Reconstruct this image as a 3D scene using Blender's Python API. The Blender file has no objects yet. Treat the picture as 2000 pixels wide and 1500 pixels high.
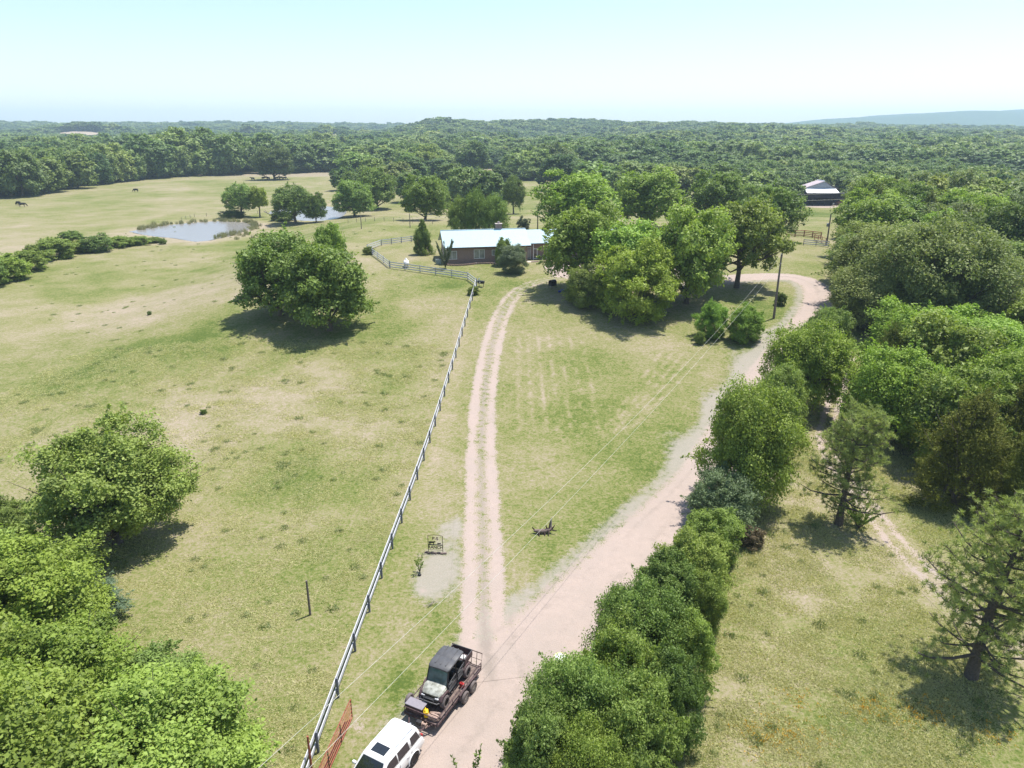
HAZE,SKYDUST,SKY,SUN,EXPO=1.7e-4,.8,.135,5.0,.66
import bpy, bmesh, math, random
import numpy as np
from math import radians, sin, cos, tan, atan, atan2, pi, sqrt
from mathutils import Vector, Matrix
random.seed(7); RNG=np.random.default_rng(11)
S=bpy.context.scene; COL=S.collection
# ------------------------------------------------------------------ camera numbers
H=30.0; F=1400.0; PT=atan(498/1400); CP,SP=cos(PT),sin(PT)
def ss(v,a,b):
    t=np.clip((np.asarray(v,float)-a)/(b-a),0,1); return t*t*(3-2*t)
def hsh(i,j,s):
    n=np.sin(i*127.1+j*311.7+s*74.7)*43758.5453
    return n-np.floor(n)
def vnoise(x,y,s=0):
    x=np.asarray(x,float);y=np.asarray(y,float)
    i=np.floor(x);j=np.floor(y);f=x-i;g=y-j
    f=f*f*(3-2*f);g=g*g*(3-2*g)
    return (hsh(i,j,s)*(1-f)+hsh(i+1,j,s)*f)*(1-g)+(hsh(i,j+1,s)*(1-f)+hsh(i+1,j+1,s)*f)*g
def fbm(x,y,s=0,o=4):
    r=0;a=.5;t=0
    for k in range(o):
        r=r+a*vnoise(x,y,s+k*3.7);t+=a;x=x*2.03+5.1;y=y*2.03+9.7;a*=.5
    return r/t
BUMPS=[(-.572,1650,.06,17),(-.343,1600,.028,17),(-.235,1450,.026,15),(-.44,1050,.03,9)]
def bare_slope(X,Y):
    u=X/np.maximum(Y,1.0);r=np.zeros(np.shape(u),bool)
    for (u0,y0,w_,h_) in BUMPS: r|=(np.abs(u-u0+.25*w_*np.sin(Y*.03))<w_*.75)&(Y>y0-260)&(Y<y0-12)
    return r
def hgt(X,Y):
    X=np.asarray(X,float);Y=np.asarray(Y,float)
    k=6.0*ss(Y,55,140)*(1-ss(Y,185,290))*ss(X,-75,-35)
    Ys=np.maximum(Y,1.0);u=X/Ys
    far=ss(Y,520,1500)
    right=ss(u,-.02,.22)
    left=1-ss(u,-.35,-.12)
    n=fbm(X/420,Y/420,3,4)
    z=far*(8+38*(n-.42))*(.42+.58*right)
    # near wooded knob left of centre, and ridges
    z=z+23*np.exp(-((u+.10)/.055)**2-((Y-1500)/330)**2)+15*np.exp(-((u+.03)/.08)**2-((Y-1750)/300)**2)
    z=z+22*np.exp(-((u-.06)/.09)**2-((Y-1850)/350)**2)
    z=z+right*6*ss(Y,900,1700)
    z=z+ss(Y,1900,2900)*(17+8*fbm(u*9,Y/900,8,3))*(1-.75*right)
    z=z+left*14*np.exp(-((Y-2500)/500)**2)
    z=z+ss(Y,3600,5200)*(125*ss(u,.26,.62)+26*np.exp(-((u-.25)/.10)**2)+14*np.exp(-((u-.38)/.05)**2)+6)
    for (u0,y0,w_,h_) in BUMPS:
        z=z+h_*np.exp(-((u-u0)/w_)**2-((Y-y0)/130)**2)
    return k+z
def ray(px,py):
    x=(px-1000)/F;y=(750-py)/F
    return np.array([x,CP+y*SP,-SP+y*CP])
def P(px,py,z=None):
    """pixel -> point on the ground (z None) or on the level z"""
    d=ray(px,py)
    if z is not None:
        t=(z-H)/d[2]; return Vector((d[0]*t,d[1]*t,z))
    key=(px,py)
    if key in _PC: return _PC[key].copy()
    lo,hi=15.0,9000.0;t=np.geomspace(lo,hi,500)
    for _ in range(4):
        ok=H+d[2]*t<=hgt(d[0]*t,d[1]*t);i=int(np.argmax(ok)) if ok.any() else len(t)-1
        lo,hi=t[max(i-1,0)],t[i];t=np.linspace(lo,hi,24)
    p=d*hi;r=Vector((p[0],p[1],float(hgt(p[0],p[1]))));_PC[key]=r
    return r.copy()
_PC={}
def proj(v):
    x,y,z=v[0],v[1],v[2]-H
    f=y*CP-z*SP;u=y*SP+z*CP
    return 1000+F*x/f,750-F*u/f
def depth(v): return v[1]*CP+(H-v[2])*SP
def zat(px,py,Y):
    d=ray(px,py); return H+Y*d[2]/d[1]
# ------------------------------------------------------------------ objects, tags
def tag(o,label=None,cat=None,group=None,kind=None):
    if label:o['label']=label
    if cat:o['category']=cat
    if group:o['group']=group
    if kind:o['kind']=kind
    return o
def empty(name,loc,rz=0,label=None,cat=None,group=None):
    o=bpy.data.objects.new(name,None);COL.objects.link(o);o.location=loc;o.rotation_euler=(0,0,rz)
    o.empty_display_size=.2
    return tag(o,label,cat,group)
def link(name,me,parent=None,loc=None):
    o=bpy.data.objects.new(name,me);COL.objects.link(o)
    if parent is not None:o.parent=parent
    if loc is not None:o.location=loc
    return o
def copy_tree(o,parent=None):
    c=o.copy();COL.objects.link(c);c.parent=parent
    for ch in o.children: copy_tree(ch,c)
    return c
class MB:
    def __init__(s): s.v=[];s.f=[];s.mi=[];s.sm=[];s.M=Matrix.Identity(4);s.m=0
    def add(s,vs,fs,smooth=False):
        b=len(s.v);s.v+=[tuple(s.M@Vector(v)) for v in vs]
        for f in fs: s.f.append([b+i for i in f]);s.mi.append(s.m);s.sm.append(smooth)
        return s
    def box(s,c,d,rz=0,ry=0,rx=0,bev=0):
        R=Matrix.Rotation(rz,3,'Z')@Matrix.Rotation(ry,3,'Y')@Matrix.Rotation(rx,3,'X')
        x,y,z=d[0]/2,d[1]/2,d[2]/2
        if bev<=0:
            vs=[(i*x,j*y,k*z) for k in(-1,1) for j in(-1,1) for i in(-1,1)]
            fs=[(0,2,3,1),(4,5,7,6),(0,1,5,4),(2,6,7,3),(0,4,6,2),(1,3,7,5)]
        else:
            b=min(bev,x*.95,y*.95,z*.95);vs=[];fs=[]
            bm=bmesh.new();bmesh.ops.create_cube(bm,size=1)
            for v in bm.verts:v.co=Vector((v.co.x*2*x,v.co.y*2*y,v.co.z*2*z))
            bmesh.ops.bevel(bm,geom=bm.edges[:],offset=b,segments=2,affect='EDGES',profile=.5)
            bm.verts.index_update()
            vs=[tuple(v.co) for v in bm.verts];fs=[[v.index for v in f.verts] for f in bm.faces];bm.free()
        c=Vector(c)
        return s.add([R@Vector(v)+c for v in vs],fs)
    def tube(s,pts,r,n=8,cap=True,smooth=True):
        pts=[Vector(p) for p in pts]
        if not hasattr(r,'__len__'): r=[r]*len(pts)
        vs=[];fs=[];up=None
        for i,p in enumerate(pts):
            t=(pts[min(i+1,len(pts)-1)]-pts[max(i-1,0)]);t.normalize()
            if up is None:
                a=Vector((0,0,1)) if abs(t.z)<.9 else Vector((1,0,0))
                up=t.cross(a).normalized()
            up=(up-t*up.dot(t)).normalized();w=t.cross(up)
            for k in range(n):
                a=2*pi*k/n;vs.append(p+(up*cos(a)+w*sin(a))*r[i])
        for i in range(len(pts)-1):
            for k in range(n):
                fs.append((i*n+k,i*n+(k+1)%n,(i+1)*n+(k+1)%n,(i+1)*n+k))
        s.add(vs,fs,smooth)
        if cap:
            s.add(vs[:n],[tuple(reversed(range(n)))]);s.add(vs[-n:],[tuple(range(n))])
        return s
    def cyl(s,a,b,r,n=12,r2=None): return s.tube([a,b],[r,r if r2 is None else r2],n)
    def prism(s,poly,a,b,axis=2):
        """poly of 2-D points extruded between a and b along axis"""
        n=len(poly)
        def mk(p,t):
            q=[p[0],p[1]];q.insert(axis,t);return tuple(q)
        vs=[mk(p,a) for p in poly]+[mk(p,b) for p in poly]
        fs=[tuple(reversed(range(n))),tuple(range(n,2*n))]+[(i,(i+1)%n,n+(i+1)%n,n+i) for i in range(n)]
        return s.add(vs,fs)
    def lathe(s,prof,c=(0,0,0),n=16,axis='Z',smooth=True):
        vs=[];fs=[]
        for (r,z) in prof:
            for k in range(n):
                a=2*pi*k/n;p=(r*cos(a),r*sin(a),z)
                if axis=='Y':p=(p[0],p[2],p[1])
                if axis=='X':p=(p[2],p[0],p[1])
                vs.append(Vector(p)+Vector(c))
        for i in range(len(prof)-1):
            for k in range(n): fs.append((i*n+k,i*n+(k+1)%n,(i+1)*n+(k+1)%n,(i+1)*n+k))
        return s.add(vs,fs,smooth)
    def loft(s,secs,smooth=True,cap=True):
        n=len(secs[0]);vs=[v for q in secs for v in q];fs=[]
        for i in range(len(secs)-1):
            for k in range(n): fs.append((i*n+k,i*n+(k+1)%n,(i+1)*n+(k+1)%n,(i+1)*n+k))
        s.add(vs,fs,smooth)
        if cap: s.add(secs[0],[tuple(reversed(range(n)))],smooth);s.add(secs[-1],[tuple(range(n))],smooth)
        return s
    def build(s,name,mats,parent=None,loc=None,fixn=True):
        me=bpy.data.meshes.new(name);me.from_pydata(s.v,[],s.f)
        if not isinstance(mats,(list,tuple)):mats=[mats]
        for m in mats:me.materials.append(m)
        me.polygons.foreach_set('material_index',s.mi);me.polygons.foreach_set('use_smooth',s.sm)
        if fixn:
            bm=bmesh.new();bm.from_mesh(me);bmesh.ops.recalc_face_normals(bm,faces=bm.faces[:]);bm.to_mesh(me);bm.free()
        me.update()
        return link(name,me,parent,loc)
# ------------------------------------------------------------------ materials
def newmat(name):
    m=bpy.data.materials.new(name);m.use_nodes=True;nt=m.node_tree;nt.nodes.clear()
    return m,nt
def N(nt,t,**k):
    n=nt.nodes.new(t)
    for a,b in k.items():
        if a=='i':
            for q,v in b.items(): n.inputs[q].default_value=v
        else: setattr(n,a,b)
    return n
def L(nt,a,b): nt.links.new(a,b)
def ramp(nt,fac,stops,interp='LINEAR'):
    r=N(nt,'ShaderNodeValToRGB');r.color_ramp.interpolation=interp
    e=r.color_ramp.elements
    while len(e)<len(stops): e.new(.5)
    for k,(p,c) in enumerate(stops):
        e[k].position=p;e[k].color=(c,c,c,1) if not hasattr(c,'__len__') else (*c,1)
    L(nt,fac,r.inputs[0]);return r.outputs[0]
def mixc(nt,fac,a,b,mode='MIX'):
    m=N(nt,'ShaderNodeMix',data_type='RGBA',blend_type=mode)
    for s,v in ((0,fac),(6,a),(7,b)):
        if hasattr(v,'links') or isinstance(v,bpy.types.NodeSocket): L(nt,v,m.inputs[s])
        else: m.inputs[s].default_value=v if not isinstance(v,tuple) else (*v,1)
    return m.outputs[2]
def mth(nt,op,a,b=None,clamp=False):
    m=N(nt,'ShaderNodeMath',operation=op,use_clamp=clamp)
    for s,v in ((0,a),(1,b)):
        if v is None:continue
        if isinstance(v,bpy.types.NodeSocket): L(nt,v,m.inputs[s])
        else:m.inputs[s].default_value=v
    return m.outputs[0]
def noise(nt,scale,detail=4,vec=None,rough=.55):
    n=N(nt,'ShaderNodeTexNoise',i={'Scale':scale,'Detail':detail,'Roughness':rough})
    if vec is not None:L(nt,vec,n.inputs['Vector'])
    return n.outputs['Fac']
def pos(nt): return N(nt,'ShaderNodeNewGeometry').outputs['Position']
def objc(nt): return N(nt,'ShaderNodeTexCoord').outputs['Object']
def simple(name,col,rough=.6,metal=0,var=.18,scale=6,bump=0,spec=.4,col2=None,coat=0):
    """plain surface with slight worn variation"""
    m,nt=newmat(name);v=objc(nt)
    b=N(nt,'ShaderNodeBsdfPrincipled',i={'Roughness':rough,'Metallic':metal,'Specular IOR Level':spec,'Coat Weight':coat})
    n=noise(nt,scale,5,v)
    c2=col2 if col2 else tuple(c*(1-var*2) for c in col)
    f=ramp(nt,n,[(.35,0.),(.7,1.)])
    L(nt,mixc(nt,f,col,c2) ,b.inputs['Base Color'])
    if bump:
        bp=N(nt,'ShaderNodeBump',i={'Strength':bump,'Distance':.02});L(nt,n,bp.inputs['Height']);L(nt,bp.outputs[0],b.inputs['Normal'])
    o=N(nt,'ShaderNodeOutputMaterial');L(nt,b.outputs[0],o.inputs[0]);return m
def foliage(name,dark,light,warm,trans=.3,rough=.55,spec=.25,patch=False):
    m,nt=newmat(name)
    a=N(nt,'ShaderNodeAttribute',attribute_name='lv').outputs['Fac']
    oi=N(nt,'ShaderNodeObjectInfo')
    n=noise(nt,.55,3,objc(nt))
    t=mth(nt,'ADD',mth(nt,'MULTIPLY',a,.6),mth(nt,'MULTIPLY',n,.6))
    c=ramp(nt,t,[(.22,dark),(.75,light)])
    c=mixc(nt,mth(nt,'MULTIPLY',mth(nt,'SUBTRACT',oi.outputs['Random'],.35),.75 if patch else .4,True),c,warm)
    c=mixc(nt,1.0,c,oi.outputs['Color'],'MULTIPLY')
    r2=mth(nt,'FRACT',mth(nt,'MULTIPLY',oi.outputs['Random'],7.31))
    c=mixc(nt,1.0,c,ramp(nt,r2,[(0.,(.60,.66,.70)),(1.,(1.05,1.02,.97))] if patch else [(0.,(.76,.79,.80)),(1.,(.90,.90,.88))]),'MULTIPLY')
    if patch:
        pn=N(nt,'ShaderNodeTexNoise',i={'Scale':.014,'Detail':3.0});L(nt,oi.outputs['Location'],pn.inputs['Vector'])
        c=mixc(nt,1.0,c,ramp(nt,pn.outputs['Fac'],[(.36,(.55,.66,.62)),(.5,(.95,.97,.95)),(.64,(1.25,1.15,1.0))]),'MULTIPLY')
    b=N(nt,'ShaderNodeBsdfPrincipled',i={'Roughness':rough,'Specular IOR Level':spec});L(nt,c,b.inputs['Base Color'])
    tr=N(nt,'ShaderNodeBsdfTranslucent')
    tc=mixc(nt,1.0,c,(1.25,1.35,.6),'MULTIPLY');L(nt,tc,tr.inputs[0])
    mx=N(nt,'ShaderNodeMixShader',i={0:trans});L(nt,b.outputs[0],mx.inputs[1]);L(nt,tr.outputs[0],mx.inputs[2])
    o=N(nt,'ShaderNodeOutputMaterial');L(nt,mx.outputs[0],o.inputs[0]);return m
M={}
M['leaf']=foliage('broad leaves',(.055,.095,.022),(.28,.37,.09),(.29,.32,.09),trans=.32)
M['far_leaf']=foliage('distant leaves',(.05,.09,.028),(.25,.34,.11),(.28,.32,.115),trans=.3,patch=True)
M['oak']=foliage('olive oak leaves',(.065,.10,.034),(.29,.34,.13),(.28,.30,.12),trans=.3,spec=.2)
M['cedar']=foliage('cedar scales',(.04,.06,.016),(.21,.25,.06),(.20,.20,.05),trans=.2,rough=.75)
M['needle']=foliage('pine needles',(.13,.17,.05),(.44,.49,.17),(.40,.42,.15),trans=.35)
M['grey_leaf']=foliage('grey green leaves',(.09,.12,.07),(.22,.26,.17),(.2,.22,.14))
M['blade']=foliage('grass blades',(.32,.33,.12),(.62,.58,.30),(.66,.58,.37),trans=.35)
M['weed']=foliage('weeds',(.12,.17,.05),(.26,.31,.12),(.3,.3,.15),trans=.3)
M['reed']=foliage('reeds',(.16,.18,.08),(.40,.38,.2),(.42,.36,.22),trans=.2)
M['bark']=simple('bark',(.13,.105,.085),.9,var=.25,scale=9,bump=.5)
M['deadwood']=simple('dead wood',(.32,.28,.24),.9,var=.2,scale=8,bump=.4)
M['polewood']=simple('pole wood',(.20,.165,.14),.9,var=.2,scale=5,bump=.3)
M['fencewood']=simple('weathered white board',(.55,.555,.585),.75,var=.12,scale=4,bump=.15)
M['fencepost']=simple('grey post',(.17,.18,.21),.8,var=.15,scale=4)
M['rust']=simple('red rusty pipe',(.34,.10,.06),.65,var=.25,scale=7)
M['orange']=simple('orange paint',(.65,.13,.03),.5)
M['white']=simple('white car paint',(.80,.80,.79),.28,var=.02,scale=1.5,coat=.6)
M['offwhite']=simple('off white paint',(.70,.70,.68),.5,var=.06)
M['tank']=simple('tank white',(.78,.76,.74),.4,var=.05)
M['glass']=simple('dark glass',(.015,.018,.02),.06,var=.1,spec=.9)
M['tint']=simple('tinted glass',(.028,.024,.03),.12,var=.1,spec=.6)
M['rubber']=simple('tyre rubber',(.035,.033,.034),.85,var=.2,scale=12)
M['dustrubber']=simple('dusty tyre',(.16,.135,.13),.9,var=.2,scale=12)
M['rim']=simple('silver rim',(.5,.49,.47),.35,metal=.7)
M['black']=simple('black plastic',(.018,.018,.02),.5)
M['roofgrey']=simple('grey plastic roof',(.085,.085,.09),.5,var=.12,scale=3)
M['camo']=simple('pale camouflage panel',(.40,.41,.36),.45,col2=(.15,.15,.12),scale=5)
M['trailer']=simple('rusty dark trailer steel',(.095,.058,.06),.7,var=.3,scale=5)
M['deckwood']=simple('worn deck boards',(.20,.15,.13),.9,var=.25,scale=5)
M['toolbox']=simple('grey toolbox',(.23,.21,.235),.6,var=.08)
M['yellow']=simple('yellow plastic',(.80,.62,.02),.45,col2=(.75,.35,.02),scale=3)
M['red']=simple('red plastic',(.5,.03,.03),.5)
M['firewood']=simple('split wood',(.48,.34,.27),.85,var=.25,scale=10)
M['redlamp']=simple('red lamp',(.4,.02,.02),.25)
M['clearlamp']=simple('clear lamp',(.6,.6,.6),.15)
M['steel']=simple('galvanised steel',(.45,.46,.48),.4,metal=.5)
M['blue']=simple('blue plastic',(.02,.04,.25),.6)
M['cow']=simple('black hide',(.012,.011,.010),.7)
M['concrete']=simple('pale concrete',(.52,.45,.40),.85,var=.08)
M['wire']=simple('aluminium wire',(.55,.54,.46),.5,metal=.3)
M['darksteel']=simple('dark steel',(.06,.035,.03),.7)
M['barnwall']=simple('dark barn boards',(.035,.037,.045),.85,var=.25)
M['barngable']=simple('pale grey sheet',(.42,.43,.45),.5)
M['redroof']=simple('faded red roof',(.50,.41,.41),.5,var=.2,scale=1)
def metalroof(name,col):
    m,nt=newmat(name);v=objc(nt)
    w=N(nt,'ShaderNodeTexWave',bands_direction='X',i={'Scale':2.2,'Distortion':0});L(nt,v,w.inputs['Vector'])
    f=ramp(nt,w.outputs['Fac'],[(.86,0.),(.97,1.)])
    n=noise(nt,.8,4,v)
    c=mixc(nt,ramp(nt,n,[(.3,0.),(.8,.5)]),col,tuple(x*.86 for x in col))
    b=N(nt,'ShaderNodeBsdfPrincipled',i={'Roughness':.45,'Metallic':.0,'Specular IOR Level':.5});L(nt,c,b.inputs['Base Color'])
    bp=N(nt,'ShaderNodeBump',i={'Strength':.6,'Distance':.04});L(nt,f,bp.inputs['Height']);L(nt,bp.outputs[0],b.inputs['Normal'])
    o=N(nt,'ShaderNodeOutputMaterial');L(nt,b.outputs[0],o.inputs[0]);return m
M['roof']=metalroof('pale blue metal roofing',(.36,.50,.55))
M['whiteroof']=metalroof('white metal roofing',(.80,.81,.82))
def brick(name):
    m,nt=newmat(name);v=objc(nt)
    mp=N(nt,'ShaderNodeMapping');mp.inputs['Rotation'].default_value=(pi/2,0,0);L(nt,v,mp.inputs[0])
    t=N(nt,'ShaderNodeTexBrick',i={'Scale':4.2,'Mortar Size':.012,'Color1':(.27,.18,.145,1),'Color2':(.19,.125,.10,1),'Mortar':(.36,.31,.28,1),'Brick Width':.5,'Row Height':.2,'Bias':-.1})
    L(nt,mp.outputs[0],t.inputs[0])
    n=noise(nt,1.6,5,v)
    c=mixc(nt,ramp(nt,n,[(.4,0.),(.75,.6)]),t.outputs[0],(.32,.21,.17))
    b=N(nt,'ShaderNodeBsdfPrincipled',i={'Roughness':.9});L(nt,c,b.inputs['Base Color'])
    o=N(nt,'ShaderNodeOutputMaterial');L(nt,b.outputs[0],o.inputs[0]);return m
M['brick']=brick('red brown brick')
# water
m,nt=newmat('pond water')
b=N(nt,'ShaderNodeBsdfPrincipled',i={'Base Color':(.22,.205,.19,1),'Roughness':.25,'Specular IOR Level':.9})
n=noise(nt,.9,3,pos(nt));bp=N(nt,'ShaderNodeBump',i={'Strength':.25,'Distance':.03});L(nt,n,bp.inputs['Height']);L(nt,bp.outputs[0],b.inputs['Normal'])
o=N(nt,'ShaderNodeOutputMaterial');L(nt,b.outputs[0],o.inputs[0]);M['water']=m
# ground: painted masks (dry, gravel, grit | floor, lush, streak) + fine noise
m,nt=newmat('ground cover')
p_=pos(nt)
A=N(nt,'ShaderNodeAttribute',attribute_name='pa');B=N(nt,'ShaderNodeAttribute',attribute_name='pb')
sa=N(nt,'ShaderNodeSeparateColor');L(nt,A.outputs['Color'],sa.inputs[0])
sb=N(nt,'ShaderNodeSeparateColor');L(nt,B.outputs['Color'],sb.inputs[0])
n5=noise(nt,4.2,3,p_,.6);n1=noise(nt,.22,5,p_,.6);n2=noise(nt,1.5,5,p_,.65);n3=noise(nt,9,4,p_,.7);n4=noise(nt,38,2,p_)
amp=lambda x,c,k:mth(nt,'MULTIPLY',mth(nt,'SUBTRACT',x,c),k)
t=mth(nt,'ADD',sa.outputs[0],amp(n1,.5,.55));t=mth(nt,'ADD',t,amp(n2,.5,.85));t=mth(nt,'ADD',t,amp(n3,.5,.9));t=mth(nt,'ADD',t,amp(n5,.5,1.15))
grass=ramp(nt,t,[(.0,(.085,.13,.024)),(.22,(.165,.20,.048)),(.46,(.26,.25,.105)),(.72,(.335,.295,.18)),(1.0,(.42,.35,.25))])
gt=mth(nt,'ADD',sa.outputs[1],mth(nt,'ADD',amp(n2,.5,.8),amp(n3,.5,.9)))
gf=ramp(nt,gt,[(.38,0.),(.58,1.)])
gcol=mixc(nt,ramp(nt,mth(nt,'ADD',mth(nt,'MULTIPLY',n2,.6),mth(nt,'MULTIPLY',n3,.5)),[(.35,0.),(.75,1.)]),(.50,.41,.32),(.40,.335,.262))
gcol=mixc(nt,ramp(nt,n1,[(.40,0.),(.62,.55)]),gcol,(.40,.345,.27))
gcol=mixc(nt,ramp(nt,n4,[(.60,0.),(.75,.55)]),gcol,(.30,.23,.185))
SK_=mth(nt,'ADD',sb.outputs[1],mth(nt,'ADD',amp(n2,.5,.7),amp(n5,.5,.6)))
gcol=mixc(nt,ramp(nt,SK_,[(.25,0.),(.85,.75)]),gcol,(.30,.26,.20))
tt=mth(nt,'ADD',sa.outputs[2],mth(nt,'ADD',amp(n2,.5,1.0),amp(n3,.5,.9)))
tf=ramp(nt,tt,[(.38,0.),(.72,.85)])
tcol=mixc(nt,ramp(nt,n3,[(.35,0.),(.65,1.)]),(.42,.385,.31),(.31,.29,.215))
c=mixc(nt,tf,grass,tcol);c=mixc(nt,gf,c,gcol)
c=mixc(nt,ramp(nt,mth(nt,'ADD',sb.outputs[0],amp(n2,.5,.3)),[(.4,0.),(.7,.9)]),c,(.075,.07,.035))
c=mixc(nt,1.0,c,(.81,.79,.87),'MULTIPLY')
b=N(nt,'ShaderNodeBsdfPrincipled',i={'Roughness':.95,'Specular IOR Level':.1});L(nt,c,b.inputs['Base Color'])
hh=mth(nt,'ADD',mth(nt,'MULTIPLY',n3,.7),mth(nt,'MULTIPLY',n4,.3))
bp=N(nt,'ShaderNodeBump',i={'Strength':.55,'Distance':.12});L(nt,hh,bp.inputs['Height']);L(nt,bp.outputs[0],b.inputs['Normal'])
o=N(nt,'ShaderNodeOutputMaterial');L(nt,b.outputs[0],o.inputs[0]);M['ground']=m
# distant wooded slope
m,nt=newmat('distant wooded slope')
n=noise(nt,.06,6,pos(nt),.7)
c=ramp(nt,n,[(.35,(.03,.055,.02)),(.65,(.085,.125,.045))])
b=N(nt,'ShaderNodeBsdfPrincipled',i={'Roughness':1.0,'Specular IOR Level':0});L(nt,c,b.inputs['Base Color'])
o=N(nt,'ShaderNodeOutputMaterial');L(nt,b.outputs[0],o.inputs[0]);M['slope']=m
# ------------------------------------------------------------------ ground paint
def W(pts): return [P(*q)[:2] for q in pts]
def smoothpath(pts,step=.6):
    pts=[np.array(p[:2],float) for p in pts];out=[]
    q=[2*pts[0]-pts[1]]+pts+[2*pts[-1]-pts[-2]]
    for i in range(1,len(q)-2):
        n=max(2,int(np.linalg.norm(q[i+1]-q[i])/step))
        for k in range(n):
            t=k/n
            out.append(.5*((2*q[i])+(-q[i-1]+q[i+1])*t+(2*q[i-1]-5*q[i]+4*q[i+1]-q[i+2])*t*t+(-q[i-1]+3*q[i]-3*q[i+1]+q[i+2])*t**3))
    out.append(pts[-1]);return out
def dpoly(X,Y,pts):
    """distance, signed side and path fraction to a polyline"""
    best=np.full(X.shape,1e9);side=np.zeros(X.shape);fr=np.zeros(X.shape);n=len(pts)-1
    for i in range(n):
        ax,ay=pts[i];bx,by=pts[i+1];dx,dy=bx-ax,by-ay;l=dx*dx+dy*dy+1e-9
        t=np.clip(((X-ax)*dx+(Y-ay)*dy)/l,0,1)
        ex=X-ax-t*dx;ey=Y-ay-t*dy;d=np.hypot(ex,ey)
        k=d<best;best=np.where(k,d,best);side=np.where(k,np.sign(dx*(Y-ay)-dy*(X-ax)),side);fr=np.where(k,(i+t)/n,fr)
    return best,side,fr
def inside(X,Y,poly):
    r=np.zeros(X.shape,bool);n=len(poly)
    for i in range(n):
        x1,y1=poly[i];x2,y2=poly[(i+1)%n]
        c=((y1>Y)!=(y2>Y))&(X<(x2-x1)*(Y-y1)/(y2-y1+1e-12)+x1);r^=c
    return r
ROAD=smoothpath(W([(820,1640),(885,1500),(955,1400),(1030,1300),(1120,1210),(1215,1120),(1310,1020),(1375,950),(1435,850),(1490,750),(1535,690),(1575,635),(1598,595),(1590,558),(1545,541),(1470,541),(1400,546),(1320,550)]),2.5)
DRIVE=smoothpath(W([(962,1330),(948,1250),(944,1180),(944,1080),(941,960),(940,870),(944,790),(953,715),(966,655),(982,610),(1003,577),(1035,556),(1080,545),(1130,538)]),2.5)
PAD=W([(1060,520),(1110,510),(1240,508),(1330,525),(1340,552),(1240,556),(1120,545),(1080,540)])
TRAIL=smoothpath(W([(1655,700),(1640,745),(1625,800),(1612,850),(1625,900),(1665,950),(1705,1000),(1750,1060),(1830,1140),(1930,1230),(2050,1300)]),2.5)
YARD=W([(600,1520),(700,1190),(785,975),(845,790),(935,560),(915,545),(762,522),(718,488),(805,470),(1000,450),(1560,420),(1620,470),(1600,600),(1490,740),(1380,900),(1100,1200),(960,1520)])
POND1=smoothpath(W([(252,452),(300,443),(350,437),(420,432),(470,434),(498,440),(487,448),(455,459),(420,467),(385,472),(340,465),(290,460),(252,452)]),3)
POND2=smoothpath(W([(528,412),(580,405),(640,403),(674,410),(672,420),(650,428),(610,431),(560,427),(528,418),(528,412)]),3)
WOODS=W([(1070,352),(1200,362),(1350,372),(1480,378),(1555,384),(1655,386),(1672,410),(1668,440),(1660,480),(1640,520),(1645,600),(1665,650),(1705,720),(1700,800),(1745,880),(1810,940),(1880,985),(2000,1000)])+[(95,48),(140,60),(260,300),(260,480),(60,480)]
def blob(X,Y,px,py,rx,ry):
    c=P(px,py);s=depth(c)/F;a=max(1.,rx*s);b=max(1.,abs(P(px,py-ry)[1]-P(px,py+ry)[1])/2)
    return np.exp(-((X-c[0])/a)**2-((Y-c[1])/b)**2)
DRY=[(480,800,230,110,.28),(200,620,260,40,.22),(380,560,120,20,.22),(560,560,60,30,.15),(300,500,200,12,.2),(60,480,150,15,.4),(1250,680,160,25,.25),(1100,660,120,20,.1),(1060,760,80,60,.1),(1540,1130,120,110,.38),(1600,960,80,60,.35),(1450,1350,80,60,.25),(650,430,200,10,.15),(900,660,12,80,.25),(860,850,14,90,.25),(830,1000,60,40,.2),(700,1400,60,60,.25),(200,1000,150,30,.25),(500,1050,120,60,.1),(1750,1080,80,40,.2),(760,1280,30,80,.1),(1040,1130,30,40,.2),(960,640,30,40,.2)]
LUSH=[(560,930,130,50,.30),(780,720,60,60,.28),(730,640,90,30,.25),(100,760,160,40,.22),(350,660,120,25,.22),(480,480,100,10,.25),(620,690,60,15,.2),(1150,700,90,40,.18),(1120,800,120,70,.22),(1260,900,80,50,.15),(1180,1010,80,60,.2),(1060,1100,50,60,.25),(1700,1250,110,90,.25),(1900,1420,200,70,.25),(1830,1010,80,50,.32),(860,1200,40,50,.2),(700,960,40,80,.15),(1600,420,80,10,.3),(1480,600,60,20,.3),(350,350,200,8,.25),(1320,860,40,40,.12),(780,1330,30,50,.3),(1420,1090,30,60,.2),(860,560,60,12,.2),(1620,820,25,60,.2)]
GRIT=[(1455,710,45,45,.55),(1395,790,40,50,.55),(1320,870,45,50,.45),(1490,655,40,25,.5),(852,1115,48,62,.95),(880,1030,34,24,.65),(830,1150,30,20,.3),(1180,1130,40,40,.3),(1600,500,40,12,.4),(1040,1240,30,30,.3),(1250,1010,30,30,.25),(1250,560,100,8,.2)]
GRAV=[(830,1155,24,12,.42),(960,1290,60,35,.55),(1010,1260,30,30,.35),(1640,770,14,20,.3),(1610,403,60,4,.8),(700,1415,9,8,.45),(400,425,90,3,.35),(1560,1080,25,12,.2),(1530,560,30,6,.2)]
MOW=[W([(x0,655),(x0+(x0-1000)*.12,730),(x0+(x0-1000)*.25,845)]) for x0 in (1012,1032,1052,1072,1092,1113,1135)]
MOW+=[W([(1290+k*22,690),(1170+k*12,850)]) for k in range(5)]
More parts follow.
